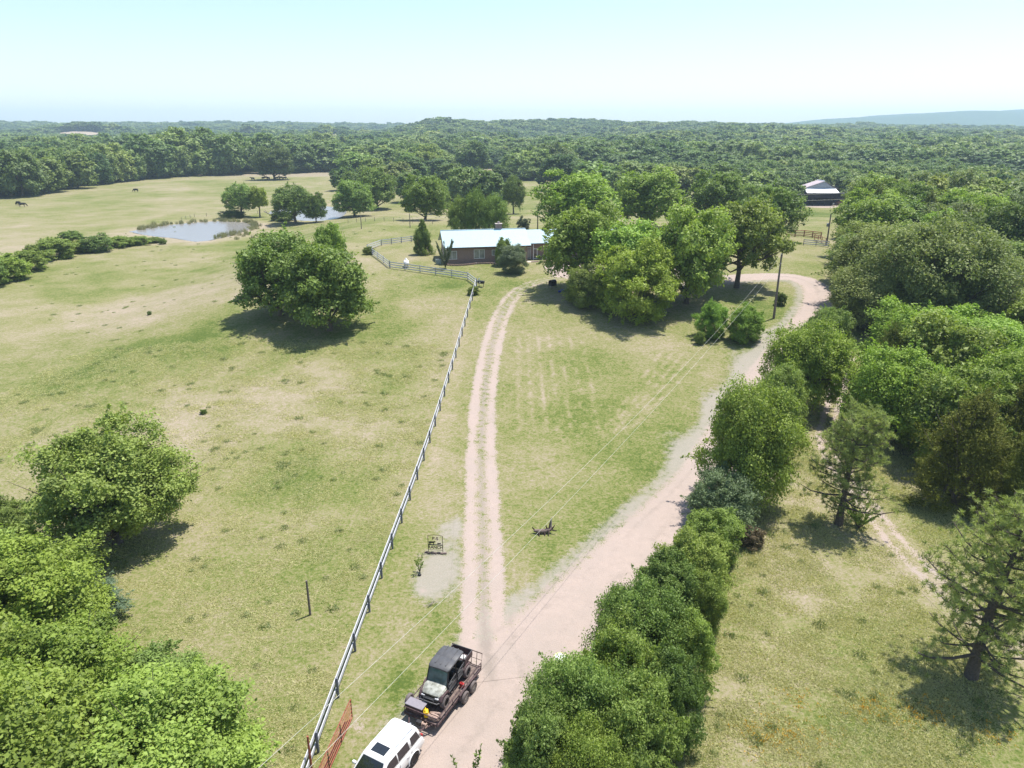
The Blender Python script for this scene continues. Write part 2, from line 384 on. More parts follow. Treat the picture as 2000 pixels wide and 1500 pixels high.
def paint(X,Y):
    X=np.asarray(X,float);Y=np.asarray(Y,float);sh=X.shape
    near=(Y<330)&(np.abs(X)<300)
    dry=.42+(fbm(X/22,Y/30,1,4)-.5)*.62+(fbm(X/5,Y/5,2,3)-.5)*.42
    grav=np.zeros(sh);grit=np.zeros(sh);floor=np.zeros(sh);st=np.zeros(sh)
    x=X[near];y=Y[near];d_=dry[near];g_=grav[near];r_=grit[near]
    yard=inside(x,y,YARD)
    d_=np.where(yard,.43+(d_-.5)*.75,d_)
    for (a,b,c,e,v) in DRY:d_+=blob(x,y,a,b,c,e)*v*.62
    for (a,b,c,e,v) in LUSH:d_-=blob(x,y,a,b,c,e)*v*1.0
    for (a,b,c,e,v) in GRIT:r_+=blob(x,y,a,b,c,e)*v
    for (a,b,c,e,v) in GRAV:g_+=blob(x,y,a,b,c,e)*v
    d,s,f=dpoly(x,y,ROAD);w=np.interp(f,[0,.2,.35,.55,.8,1],[3.4,3.3,2.9,2.6,2.3,2.2])
    g_=np.maximum(g_,1.1-.62*(d/w)**2*1.0);r_+=.5*np.exp(-((d-w-.7)/1.2)**2)*(s>0)+.25*np.exp(-((d-w)/1.0)**2)
    d,s,f=dpoly(x,y,DRIVE);fade=1-.35*ss(f,.55,.9)
    trk=np.exp(-((d-.95)/.78)**2)*.74*fade*(.85+.3*vnoise(x*.5,y*.35,5))
    g_=np.maximum(g_,trk);g_=np.where(d<.6,np.maximum(g_,.50*fade),g_);g_=np.maximum(g_,.33*fade*np.exp(-(d/2.0)**6))
    st[near]+=0.0;st_=.8*np.exp(-(d/.38)**2)+.35*np.exp(-((d-1.75)/.3)**2);r_+=.55*np.exp(-(d/.6)**2)+.2*np.exp(-((d-1.9)/.7)**2)
    pd=inside(x,y,PAD);g_=np.where(pd,np.maximum(g_,.8),g_)
    d,s,f=dpoly(x,y,TRAIL);g_=np.maximum(g_,.72*np.exp(-((np.abs(d)-.6)/.5)**2)*(1-.3*ss(f,.6,1)));d_+=.25*np.exp(-(d/2.)**2)
    for i,ln in enumerate(MOW):
        dd,s,f=dpoly(x,y,ln);d_+=.42*np.exp(-(dd/.22)**2)*ss(vnoise(x*1.7+i,y*.9),.3,.6)*(.4+.6*vnoise(x*.3,y*.25+i))
    d,s,f=dpoly(x,y,ROAD);st_=st_+(.55*np.exp(-((d-.15)/.35)**2)+.45*np.exp(-((d-2.0)/.3)**2)+.5*np.exp(-((d-3.3)/.5)**2))*(.35+.9*vnoise(x*.5,y*.3,9))
    st[near]=st_*1.0
    d,s,f=dpoly(x,y,POND1);r_+=.5*np.exp(-(d/2.2)**2);d_+=.3*np.exp(-(d/6)**2)
    d,s,f=dpoly(x,y,POND2);r_+=.4*np.exp(-(d/2)**2)
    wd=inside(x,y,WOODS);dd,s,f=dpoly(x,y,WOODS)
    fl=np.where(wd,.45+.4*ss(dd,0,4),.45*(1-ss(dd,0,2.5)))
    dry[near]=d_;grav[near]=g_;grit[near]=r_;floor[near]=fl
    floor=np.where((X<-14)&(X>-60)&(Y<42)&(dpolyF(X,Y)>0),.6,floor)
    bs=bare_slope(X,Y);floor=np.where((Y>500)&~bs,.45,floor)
    dry=np.where(Y>500,np.where(bs,.95,.8),dry)
    paint.streak=st
    return dry,grav,grit,floor
LWOOD=[(-12,14),(-11.5,20),(-13,27),(-18,31),(-22,36),(-33,41),(-60,45),(-60,10)]
def dpolyF(X,Y): return inside(X,Y,LWOOD).astype(float)
def set_paint(me,co):
    d,g,r,f=paint(co[:,0],co[:,1]);n=len(co);one=np.ones(n)
    for nm,(a,b,c) in (('pa',(d,g,r)),('pb',(f,paint.streak,one*0))):
        at=me.attributes.new(nm,'FLOAT_COLOR','POINT')
        at.data.foreach_set('color',np.stack([a,b,c,one],1).astype(np.float32).ravel())
def gridmesh(name,V,nu,nv,mat,pnt=True,smooth=True):
    """V (nu*nv,3) laid out row by row"""
    i=np.arange(nu-1)[:,None]*nv+np.arange(nv-1)[None,:]
    q=np.stack([i,i+1,i+nv+1,i+nv],-1).reshape(-1,4)
    return rawmesh(name,V,q,mat,pnt,smooth)
def rawmesh(name,V,q,mats,pnt=False,smooth=False):
    V=np.ascontiguousarray(V,np.float32);q=np.ascontiguousarray(q,np.int32);k=q.shape[1]
    me=bpy.data.meshes.new(name)
    me.vertices.add(len(V));me.vertices.foreach_set('co',V.ravel())
    me.loops.add(q.size);me.loops.foreach_set('vertex_index',q.ravel())
    me.polygons.add(len(q));me.polygons.foreach_set('loop_start',np.arange(0,q.size,k,dtype=np.int32))
    try: me.polygons.foreach_set('loop_total',np.full(len(q),k,dtype=np.int32))
    except Exception: pass
    me.polygons.foreach_set('use_smooth',np.full(len(q),smooth))
    for m in (mats if isinstance(mats,(list,tuple)) else [mats]):me.materials.append(m)
    me.update(calc_edges=True)
    if pnt:set_paint(me,V)
    return me
def axis(segs):
    out=[segs[0][0]]
    for (a,b,s0,s1) in segs:
        x=a;
        while x<b-1e-6:
            t=(x-a)/(b-a);x=min(b,x+s0+(s1-s0)*t);out.append(x)
    return np.array(out)
xp=axis([(0,62,.36,.42),(62,130,.5,2.5),(130,900,3,26),(900,5600,35,110)])
xs=np.concatenate([-xp[::-1][:-1],xp])
ys=axis([(-150,14,20,2),(14,120,.4,.42),(120,210,.5,1.0),(210,600,1.2,6),(600,3400,7,28),(3400,7200,35,90)])
XX,YY=np.meshgrid(xs,ys,indexing='ij');ZZ=hgt(XX,YY)
# pond beds a little lower
flat=(YY>150)&(YY<330)&(XX<-20)&(XX>-200)
for pd in (POND1,POND2):
    a=np.zeros(XX.shape);xx,yy=XX[flat],YY[flat];ins=inside(xx,yy,pd);d,_,_=dpoly(xx,yy,pd)
    ZZ[flat]-=np.where(ins,.5*np.clip(d/1.5,0,1)+.12,0)
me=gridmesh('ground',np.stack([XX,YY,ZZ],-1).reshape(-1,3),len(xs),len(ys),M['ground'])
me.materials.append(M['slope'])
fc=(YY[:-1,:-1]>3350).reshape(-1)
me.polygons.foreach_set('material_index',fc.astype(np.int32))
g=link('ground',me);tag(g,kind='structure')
def strip(name,path,w,off,wfun=None,nv=15):
    path=smoothpath(path,.45);pts=np.array(path);t=np.gradient(pts,axis=0);t/=np.linalg.norm(t,axis=1)[:,None]+1e-9
    nrm=np.stack([-t[:,1],t[:,0]],1);u=np.linspace(-1,1,nv)
    ww=np.full(len(pts),w) if wfun is None else np.interp(np.linspace(0,1,len(pts)),*wfun)
    q=pts[:,None,:]+nrm[:,None,:]*(u[None,:,None]*ww[:,None,None])
    z=hgt(q[...,0],q[...,1])+off
    me=gridmesh(name,np.concatenate([q,z[...,None]],-1).reshape(-1,3),len(pts),nv,M['ground'])
    return tag(link(name,me),kind='structure')
strip('gravel_road',ROAD,4,.016,([0,.2,.35,.55,.8,1],[5.4,5.2,4.6,4.2,3.6,3.4]),21)
strip('driveway',DRIVE,2.3,.028,None,17)
strip('dirt_path',TRAIL,1.7,.016,None,11)
def sheet(name,poly,mat,z,pnt=False):
    me=bpy.data.meshes.new(name);bm=bmesh.new()
    c=[bm.verts.new((p[0],p[1],z)) for p in poly];bm.faces.new(c);bmesh.ops.triangulate(bm,faces=bm.faces[:]);bm.to_mesh(me);bm.free()
    me.materials.append(mat);return link(name,me)
z1=float(hgt(*np.mean(POND1[:-1],0)))
tag(sheet('pond_water',POND1[:-1],M['water'],z1-.06),kind='structure')
z2=float(hgt(*np.mean(POND2[:-1],0)))
tag(sheet('pond_water',POND2[:-1],M['water'],z2-.06),kind='structure')
# ------------------------------------------------------------------ foliage generators
def unit(a): return a/(np.linalg.norm(a,axis=-1,keepdims=True)+1e-9)
def leafmesh(name,C,Nn,Ls,Ws,lv,mat,fold=0.0,T=None):
    """one diamond leaf per row of C"""
    n=len(C);r=RNG.normal(size=(n,3))
    t=unit(r-Nn*np.sum(r*Nn,1,keepdims=True)) if T is None else T
    b=np.cross(Nn,t)
    Ls=np.broadcast_to(np.asarray(Ls,float).reshape(-1,1),(n,1));Ws=np.broadcast_to(np.asarray(Ws,float).reshape(-1,1),(n,1))
    V=np.stack([C-t*Ls*.5,C+b*Ws*.5-t*Ls*.06,C+t*Ls*.5,C-b*Ws*.5-t*Ls*.06],1).reshape(-1,3)
    q=np.arange(n*4,dtype=np.int32).reshape(-1,4)
    me=rawmesh(name,V,q,mat)
    at=me.attributes.new('lv','FLOAT','FACE');at.data.foreach_set('value',np.asarray(lv,np.float32))
    return me
def sphdirs(n,rng,zmin=-1):
    out=[];k=0;m=int(n*2/(1-zmin))
    for i in range(m):
        z=1-2*(i+.5)/m
        if z<zmin:continue
        a=i*2.39996+rng.normal()*.25;rr=sqrt(max(0,1-z*z));out.append((rr*cos(a),rr*sin(a),z+rng.normal()*.06))
    return unit(np.array(out))
def crown(seed,R=5.,Ht=10.,base=.22,nl=55,K=20,Mv=40,leaf=.16,shape='round',asp=.62,up=.6,mat=None,gaps=.12,spread=1.0,twig=.24,full=0.,sprays=0,nr=.62,kv=(.72,1.10),rv=(.15,.31)):
    rng=np.random.default_rng(seed)
    zb=Ht*base;Hc=(Ht-zb)/2;cz=zb+Hc
    lob=[];rad=[]
    ph=rng.uniform(0,6.28,6)
    for d in sphdirs(nl,rng,-.95 if full>=1 else -.75):
        if rng.random()<gaps:continue
        az=atan2(d[1],d[0]);k=1+.13*sin(2*az+ph[0])+.10*sin(3*az+ph[1]+2*d[2])+.08*sin(5*d[2]+ph[2]+az)
        k*=rng.uniform(*kv);r=R*rng.uniform(*rv)
        if shape=='cone':
            zz=min(1,max(0,(d[2]+.75)/1.75));w=(1-zz)**.75*1.25+.05
            p=np.array([d[0]/(sqrt(1-d[2]**2)+.15)*w*R*.62*k,d[1]/(sqrt(1-d[2]**2)+.15)*w*R*.62*k,zb+zz*2*Hc*.92]);r*=.75*(w*.5+.5)
        elif shape=='vase':
            w=.55+.45*((d[2]+1)/2);p=np.array([d[0]*R*.72*k*w,d[1]*R*.72*k*w,cz+d[2]*Hc*.74*k])
        else:
            dz=d[2];g=1.0
            if dz<0 and full>0: g=1+full*(sqrt(max(0,1-abs(dz)**4))/(sqrt(max(1e-3,1-dz*dz)))-1)
            g=min(g,2.2);p=np.array([d[0]*R*.78*k*g,d[1]*R*.78*k*g,cz+dz*Hc*(.80*k if dz>0 else (.9 if full<1 else 1.0))])
        lob.append(p);rad.append(r)
    for _ in range(int(nl*.3)):
        d=unit(rng.normal(size=3));q=rng.uniform(.15,.5);lob.append(np.array([d[0]*R*q,d[1]*R*q,cz+d[2]*Hc*q]));rad.append(R*.3)
    lob=np.array(lob);rad=np.array(rad);nL=len(lob)
    out=unit(lob-np.array([0,0,cz-Hc*.25]))
    td=unit(rng.normal(size=(nL,K,3))+out[:,None,:]*.75+np.array([0,0,.35]))
    tw=lob[:,None,:]+td*(rad[:,None,None]*rng.uniform(.55,1.12,(nL,K,1)))*np.array([1.12,1.12,.85])
    tone=(rng.uniform(0,.35,(nL,1,1))+rng.uniform(0,.35,(nL,K,1))+rng.uniform(0,.55,(nL,K,Mv)))
    C=tw[:,:,None,:]+rng.normal(size=(nL,K,Mv,3))*(rad[:,None,None,None]*twig)*np.array([1,1,.7])
    Nn=unit(td[:,:,None,:]*.55+np.array([0,0,up])+rng.normal(size=C.shape)*nr)
    C=C.reshape(-1,3);Nn=Nn.reshape(-1,3);tone=tone.reshape(-1)
    for _ in range(sprays):
        i=rng.integers(0,nL);d=unit(out[i]+rng.normal(size=3)*.5+np.array([0,0,.35]));ln=R*rng.uniform(.18,.42);m=int(Mv*1.6)
        u=rng.uniform(0,1,m)**.8;q=lob[i]+d*(rad[i]*.8)+d*ln*u[:,None]+rng.normal(size=(m,3))*(R*.045*(1.15-u[:,None]))+np.array([0,0,-1])*(u[:,None]**2)*ln*.15
        C=np.concatenate([C,q]);Nn=np.concatenate([Nn,unit(rng.normal(size=(m,3))*.7+np.array([0,0,.7]))]);tone=np.concatenate([tone,rng.uniform(.3,1.2,m)])
    ok=C[:,2]>.05;C=C[ok];Nn=Nn[ok];tone=tone[ok]
    sz=leaf*np.clip(np.exp(rng.normal(size=len(C))*.34),.45,2.0)
    return leafmesh('crown',C,Nn,sz*1.25,sz*asp*1.25,tone,mat),lob,cz,zb
def trunkmesh(seed,lob,cz,zb,R,Ht,mat,nb=14,r0=None,n=8,stems=1):
    rng=np.random.default_rng(seed+99);mb=MB();r0=r0 or .028*Ht+.06
    fork=Vector((rng.normal()*.15,rng.normal()*.15,max(zb*1.15,.6)))
    if stems==1:
        top=Vector((rng.normal()*.3,rng.normal()*.3,cz+(Ht-cz)*.45))
        mid=fork.lerp(top,.5)+Vector((rng.normal()*.3,rng.normal()*.3,0))
        mb.tube([(0,0,-.3),(0,0,.05),(fork.x*.4,fork.y*.4,fork.z*.5),fork,mid,top],[r0*1.5,r0*1.15,r0*.95,r0*.85,r0*.5,r0*.15],n)
    idx=rng.permutation(len(lob))[:nb]
    for i in idx:
        e=Vector(lob[i])*1.0+Vector((lob[i][0],lob[i][1],0)).normalized()*R*.12;s=(Vector((0,0,.02)) if stems>1 else fork.lerp(Vector((0,0,cz)),rng.uniform(0,.8)))
        m_=s.lerp(e,.5)+Vector((0,0,-.12*(e-s).length*(.2 if stems>1 else 1)))+Vector(rng.normal(size=3))*.15
        a=r0*(.42 if stems==1 else .3)
        mb.tube([s,s.lerp(m_,.5),m_,e],[a,a*.8,a*.6,a*.18],max(4,n-3),cap=False)
        for _ in range(2):
            j=e+Vector(rng.normal(size=3))*R*.2;mb.tube([m_,m_.lerp(j,.6),j],[a*.4,a*.25,a*.08],4,cap=False)
    o=mb.build('trunk',mat,fixn=False);me=o.data;bpy.data.objects.remove(o);return me
LIB={}
def lib(kind,lod,v):
    key=(kind,lod,v)
    if key in LIB:return LIB[key]
    seed=hash((len(kind)*7+ord(kind[0])*13+ord(kind[-1])*5,lod,v))%100000
    Q={0:(82,17,48,.15),1:(64,14,30,.235),2:(48,10,17,.46),3:(30,8,12,.72)}[lod];sp={0:26,1:18,2:8,3:0}[lod]
    nl,K,Mv,lf=Q;leafm={'broad':'leaf','oak':'oak','far':'far_leaf','bush':'leaf','high':'leaf','grey':'grey_leaf','cone':'leaf','cedar':'cedar','plume':'cedar','vase':'leaf'}[kind]
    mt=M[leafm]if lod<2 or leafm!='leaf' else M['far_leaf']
    R,Ht=5.,10.
    if kind=='far' and lod>=2: a=crown(seed,R,Ht,.05,24,{2:24,3:12}[lod],{2:14,3:12}[lod],{2:.5,3:.75}[lod],mat=mt,full=.7,sprays=sp,nr=.42,gaps=.04,kv=(.82,1.06),rv=(.26,.40),twig=.2)
    elif kind in('broad','far'): a=crown(seed,R,Ht,.05,int(nl*1.1),K,Mv,lf,mat=mt,full=.75,sprays=sp,nr=.62 if lod<2 else .42)
    elif kind=='high': a=crown(seed,R,Ht,.17,nl,K,Mv,lf,mat=mt,full=.5,sprays=sp)
    elif kind=='oak': a=crown(seed,R,Ht,.06,int(nl*1.1),K,Mv,lf*.95,mat=mt,gaps=.08,up=.45,twig=.32,full=.7,sprays=sp)
    elif kind=='vase': a=crown(seed,R,Ht,.24,nl,K,Mv,lf,mat=mt,gaps=.15,shape='vase')
    elif kind in('bush','grey'): a=crown(seed,R,Ht,.02,int(nl*.85),K,Mv,lf*(1.35 if kind=='bush' else 1.15),mat=mt,gaps=.10,up=.5,asp=.5,full=1.0,sprays=int(sp*1.7))
    elif kind=='cone': a=crown(seed,R,Ht,.04,nl,K,Mv,lf,'cone',mat=mt,gaps=.05)
    elif kind=='cedar': a=crown(seed,R,Ht,.02,int(nl*1.0),K,int(Mv*.8),lf*.85,'cone',.4,.35,mt,.05,twig=.3,sprays=sp*7)
    else: a=crown(seed,R,Ht,.02,int(nl*1.0),K,Mv,lf,'round',.4,.2,mt,.05,twig=.34,sprays=sp*6,full=.8)
    cm,lob,cz,zb=a
    tm=trunkmesh(seed,lob,cz,zb,R,Ht,M['bark'],nb={0:38,1:22,2:8,3:4}[lod],n={0:9,1:7,2:5,3:4}[lod],stems=5 if kind in('bush','grey') else 1,r0=.12 if kind in('bush','grey') else None)
    LIB[key]=(cm,tm);return LIB[key]
NV={0:5,1:5,2:5,3:5}
TR=random.Random(5);ALL=[]
def plant(kind,x,y,R,Ht,label,cat='tree',group=None,name=None,tint=None,mat=None,lod=None,v=None,rz=None,z=None):
    d=math.hypot(x,y)
    if lod is None: lod=0 if d<75 else 1 if d<210 else 2
    v=TR.randrange(NV[lod]) if v is None else v
    cm,tm=lib(kind,lod,v)
    nm=name or {'high':'broadleaf_tree','broad':'broadleaf_tree','far':'broadleaf_tree','oak':'oak_tree','vase':'broadleaf_tree','bush':'bush','grey':'shrub','cone':'conical_tree','cedar':'cedar_tree','plume':'cedar_tree'}[kind]
    z=float(hgt(x,y)) if z is None else z
    o=empty(nm,(x,y,z),TR.uniform(0,6.28) if rz is None else rz,label,cat,group);o.scale=(R/5,R/5,Ht/10)
    c=link('crown' if cat!='bush' else 'foliage',cm,o);t=link('trunk' if cat!='bush' else 'stem',tm,o)
    k=TR.uniform(.90,1.08)
    tint=tint or (1,1,1);c.color=(tint[0]*k*TR.uniform(.93,1.07),tint[1]*k,tint[2]*k*TR.uniform(.85,1.1),1)
    if mat:
        c.material_slots[0].link='OBJECT';c.material_slots[0].material=mat
    ALL.append((x,y,R));return o
def pix(kind,px,py,wpx,top,label,cat='tree',group=None,sink=0,**k):
    b=P(px,py);Rr=wpx/2*depth(b)/F*.88
    b.y+=sink
    zt=zat(px,top,b[1]-Rr*.25);Ht=max(.4,zt-float(hgt(b[0],b[1])))
    return plant(kind,b[0],b[1],Rr,Ht,label,cat,group,**k)
YG=(1.10,1.07,.88);BR=(1.12,1.12,1.0);DK=(.72,.76,.72);OL=(1.1,1.0,.9)
# --- pasture, left
pix('broad',230,1060,305,852,'wide round tree standing alone in the pasture, left foreground',v=0,tint=BR)
pix('bush',22,1060,110,985,'small bushy sapling at the left picture edge above the foreground wood','bush')
G='two big trees of the pasture clump'
pix('broad',550,615,180,455,'left tree of the clump in mid pasture',group=G)
pix('broad',645,645,185,478,'front right tree of the clump in mid pasture, dark shade at its foot',group=G,v=1)
pix('vase',652,560,82,437,'slim upright tree top rising behind the mid pasture clump',tint=BR)
# --- by the ponds
pix('high',474,424,70,362,'airy tree right above the far end of the pond, left of the fallen trunk',lod=1)
pix('vase',508,424,46,366,'thin yellowish willow beside the fallen trunk near the pond',tint=(1.35,1.3,.8),lod=1)
pix('high',578,437,92,364,'round tree between the two ponds with a clear trunk',lod=1,tint=DK)
pix('broad',618,434,46,378,'dark narrow tree leaning on the round tree between the ponds',lod=1,tint=DK)
pix('bush',555,430,60,414,'low scrub under the round tree between the ponds','bush',tint=OL)
pix('bush',455,425,60,412,'dark low bush in shade on the pond rim','bush',tint=DK,lod=1)
pix('broad',693,423,88,352,'round tree at the right end of the second pond',lod=1,tint=BR)
pix('broad',738,408,88,326,'tall rounded tree behind the second pond, right of centre',lod=1)
pix('far',672,372,52,328,'dark small tree left of the tall rounded pond tree',tint=DK)
pix('far',700,352,90,300,'pale large tree in the row behind the ponds',tint=BR)
pix('far',770,372,80,318,'olive tree in the row behind the ponds',tint=OL)
pix('broad',830,430,96,343,'broad dark tree left of the cedar clump behind the house',lod=1,tint=(.85,.9,.85))
pix('broad',858,418,60,352,'lighter tree leaning against the broad dark tree behind the house',lod=1,tint=BR)
pix('far',800,395,60,335,'small green tree behind the broad dark tree',tint=BR)
pix('far',905,402,74,330,'mid green tree above the house, left of the grey one')
pix('far',950,405,82,335,'grey green tree above the left half of the house roof',tint=OL)
pix('high',1003,418,52,350,'small dark tree beside the pale field, above the house chimney',lod=1,tint=DK)
pix('far',855,352,70,312,'tree in the gap beyond the house, first of three',tint=DK)
pix('far',925,345,70,282,'dark broad tree beside the small far clearing',tint=DK)
for i,(a,b,w,t) in enumerate([(900,458,60,388),(930,460,66,372),(966,460,62,384)]):
    pix('plume',a,b,w,t,['left','middle and tallest','right'][i]+' cedar of the three growing together behind the house',group='cedars behind the house',tint=(1.25,1.45,1.5),lod=1)
for (a,b,w,t,ti,l) in [(1095,372,90,305,DK,'dark tree in the belt behind the yard grove, nearest the pale field'),(1165,382,100,318,BR,'pale green tree in the belt behind the wide tree of the yard'),
 (1245,388,105,322,None,'mid green tree in the belt behind the yard grove, left of its centre'),(1320,392,100,326,OL,'olive tree in the belt behind the yard grove, at its centre'),
 (1400,396,100,328,DK,'dark tree in the belt behind the yard grove, right of its centre'),(1470,404,105,338,BR,'light green tree in the belt behind the yard grove, second from the barn'),
 (1528,412,76,352,DK,'dark tree in the belt behind the yard grove, next to the barn'),(730,368,70,312,BR,'pale tree filling the gap between the pond row trees'),
 (882,378,72,322,OL,'olive tree between the second pond and the house, back row'),(978,372,60,326,DK,'dark tree in the back row at the edge of the pale field'),
 (800,362,80,306,None,'mid green tree in the back row above the conical tree'),(690,392,56,338,OL,'small olive tree tucked behind the second pond')]:
    pix('far',a,b,w,t,l,tint=ti)
# --- around the house
pix('cone',827,497,50,426,'dark cone shaped tree at the left end of the house',lod=0,tint=DK)
pix('bush',984,518,40,466,'green leafy shrub growing against the brick wall','bush',lod=0)
pix('grey',1003,533,60,480,'round silvery bush in front of the arched entry','bush',lod=0,tint=(.95,1,1.05))
pix('grey',1022,452,28,424,'small thin evergreen behind the house roof',tint=DK)
for i,(a,b) in enumerate([(945,506),(958,508)]): pix('bush',a,b,9,499,['left','right'][i]+' small plant in the brick edged bed by the wall','bush',lod=1)
# --- yard trees
G='large shade trees in the front yard'
pix('broad',1128,460,172,338,'wide tree behind the house beside the thin utility pole',tint=(1.3,1.32,1.0))
pix('broad',1265,445,142,330,'dark wide tree behind the middle of the yard trees',tint=(1.05,1.1,.95))
pix('broad',1397,440,122,334,'tall green tree behind the yard, third from the thin utility pole')
pix('broad',1495,470,124,364,'tree at the right end of the yard group, nearest the barn',group=G)
pix('high',1140,566,172,406,'open crowned tree hiding the middle of the house, trunk in view',group=G,v=3,tint=(1.15,1.15,1.0))
pix('bush',1143,598,92,520,'leafy young tree at the foot of the open crowned yard tree','bush',lod=0)
pix('vase',1225,590,175,430,'pale feathery tree between the open crowned tree and the dense front tree',tint=(1.3,1.4,1.3),group=G)
pix('bush',1242,620,170,478,'dense bright round tree at the front of the yard group, foliage to the ground',cat='tree',name='broadleaf_tree',group=G,tint=(1.35,1.38,.9),lod=0)
pix('broad',1340,592,172,405,'tallest tree in the middle of the yard group, deep shade under it',group=G,v=4,tint=(1.15,1.18,1))
pix('high',1438,562,172,396,'yard tree with a bare single trunk beside the gravel bend',group=G,v=2)
pix('bush',1388,658,66,593,'left one of the two round bushes beside the utility pole','bush',lod=0,tint=(1.0,1.22,.85))
pix('bush',1453,666,76,600,'right one of the two round bushes beside the utility pole','bush',lod=0,tint=(1.0,1.22,.85))
pix('bush',1366,672,22,648,'tiny shrub in front of the left round bush','bush',lod=1)
pix('bush',1524,596,24,572,'small lone shrub just right of the utility pole foot','bush',lod=1,tint=DK)
# --- trees along the right side of the gravel road
pix('oak',1455,985,200,757,'big leafy tree between the gravel road and the small pine',lod=0,mat=M['leaf'],tint=(1.1,1.02,.9),v=1)
pix('bush',1518,850,110,716,'bright green bush behind the big roadside tree',cat='bush',lod=0,tint=BR)
pix('broad',1566,800,165,640,'tree with a bright yellow green right side beside the dirt path',lod=0,tint=(1.1,1.12,.8))
pix('broad',1612,700,100,604,'bushy tree behind the bright roadside tree at the path start',lod=0)
pix('grey',1405,1032,150,925,'grey green shrub below the big roadside tree','bush',lod=0,tint=(.9,1.05,.75))
HB=[(1386,1106,125,1005,'hedge bush at the upper end, nearest the grey shrub',(1.1,1.15,.95)),
(1345,1172,140,1050,'second hedge bush from the upper end, pointed sprays to the road',BR),
(1300,1225,150,1100,'third hedge bush from the upper end',DK),(1365,1232,95,1125,'hedge bush on the meadow side near the middle of the hedge',None),
(1240,1330,190,1150,'tall dark hedge bush in the middle, dead spray over the road',(.85,.9,.85)),
(1332,1340,135,1205,'rounded hedge bush facing the meadow below the middle',BR),
(1200,1430,180,1240,'broad hedge bush beside the round disc',None),(1300,1450,140,1290,'hedge bush facing the meadow, fourth from the bottom',DK),
(1120,1500,190,1300,'pale leaved hedge bush by the white disc, bottom of the picture',(1.0,1.1,1.1)),(1230,1560,200,1370,'hedge bush at the bottom edge facing the meadow',BR),
(1050,1590,170,1390,'lowest hedge bush at the bottom edge beside the road',None),(1140,1640,190,1440,'hedge bush cut by the bottom edge in the middle of the hedge',BR)]
for (a,b,w,t,l,ti) in HB:pix('bush' if w!=190 else 'oak',a,b,w,t,l,'bush',lod=0,tint=ti,mat=M['leaf'],name='bush')
# --- wood edge on the right
RG='trees of the dense wood right of the road'
E1=[('oak',1720,600,230,445,'olive oak with a wide crown at the wood edge by the gravel bend'),('oak',1800,650,260,430,'largest olive oak behind the wood edge',),
('oak',1690,640,170,520,'low olive oak overhanging the gravel road'),('oak',1870,640,220,470,'olive oak to the right of the largest one'),
('oak',1680,520,120,440,'small oak at the corner by the rail fence'),('broad',1700,470,130,370,'light green tree right of the barn'),
('broad',1780,745,220,600,'bright green tree behind the dirt path'),('broad',1900,760,240,620,'second bright green tree from the path'),
('broad',1745,860,210,690,'green tree right beside the dirt path',),('bush',1850,910,230,730,'mid green bushy tree behind the dark cedar'),
('broad',1960,880,220,690,'green tree above the dark cedars at the right edge'),('cedar',1868,985,235,775,'large dark cedar at the meadow edge'),
('cedar',1985,1015,150,850,'dark cedar at the right picture edge'),('cedar',1960,940,170,760,'dark cedar behind the large one'),
('cedar',1720,790,120,640,'brownish cedar beside the upper dirt path')]
for q in E1:
    ti={'oak':(1.18,1.14,1.0),'broad':(1.2,1.28,.8),'bush':(.95,1,.9),'cedar':(.85,.82,.55)}[q[0]]
    pix(*q,lod=0 if q[2]>560 else 1,tint=ti,**({'cat':'tree','name':'broadleaf_tree'} if q[0]=='bush' else {}))
# --- foreground wood, lower left (tree tops below the camera)
FG=[(-15.2,25.5,5.0,7.6,'broad','right hand tree of the foreground wood, nearest the fence',BR),(-22.5,29.3,4.7,8.2,'broad','tree at the top edge of the foreground wood, centre',YG),
(-28,35.5,5.2,8.6,'broad','tree at the top left of the foreground wood',(1.2,1.18,.85)),(-21,23,5.2,9.6,'broad','yellow green tree in the heart of the foreground wood',YG),
(-27.5,28,5.2,9.5,'broad','bright tree on the left side of the foreground wood',YG),(-14.5,20,4.4,7.5,'broad','dark green tree at the bottom edge near the fence',(.80,.92,.85)),
(-34.5,39,4.8,7.8,'broad','tree of the foreground wood touching the left picture edge',BR),(-34,33,5,8.5,'broad','outer left tree of the foreground wood, half out of view',YG),
(-19,31,3.0,5.0,'bush','small bushy tree on the upper rim of the foreground wood',None),(-27.2,39.6,2.7,3.2,'grey','bluish shrub between the lone pasture tree and the foreground wood',(.8,.95,.85)),
(-12.8,24,2.6,4.0,'bush','low bush in the foreground wood leaning to the fence',None),(-20,17,5,8.5,'broad','foreground tree cut off by the bottom edge',YG)]
for (x,y,R,h_,k,l,ti) in FG: plant(k,x-.4,y-1.2,R*.93,h_*.88,l,tint=ti,lod=0,cat='tree',name='broadleaf_tree' if k!='grey' else 'shrub')
# hedge row left, below the pond
HL=[(15,548,90,500),(60,528,80,490),(110,505,84,466),(72,508,50,478),(150,493,60,472),(190,492,60,460),(140,474,50,452),(235,482,56,462),(270,478,50,462),(300,474,36,464),(318,477,16,466),(-30,560,90,510)]
HLn=['at the left picture edge','second from the left edge','large and dark, third from the left','small, behind the large one','between the two big ones','in the middle with a pale top','grey one standing behind the row','right of the middle','second from the right end','at the right end','tiny one past the right end','partly out of view']
for (a,b,w,t),l in zip(HL,HLn): pix('bush',a,b,w,t,'bush of the pasture hedge row below the pond, '+l,'bush',lod=1,tint=TR.choice([BR,None,OL]))
pix('bush',282+10,615,10,608,'small dark weed bush in the pasture, left of the clump','bush',lod=2)
pix('bush',398,808,14,800,'tiny dark weed clump in the open pasture','bush',lod=1)
pix('bush',720,497,24,482,'weedy bush at the left fence corner','bush',lod=1)
pix('bush',925,575,26,560,'weedy bush at the near fence corner','bush',lod=1)
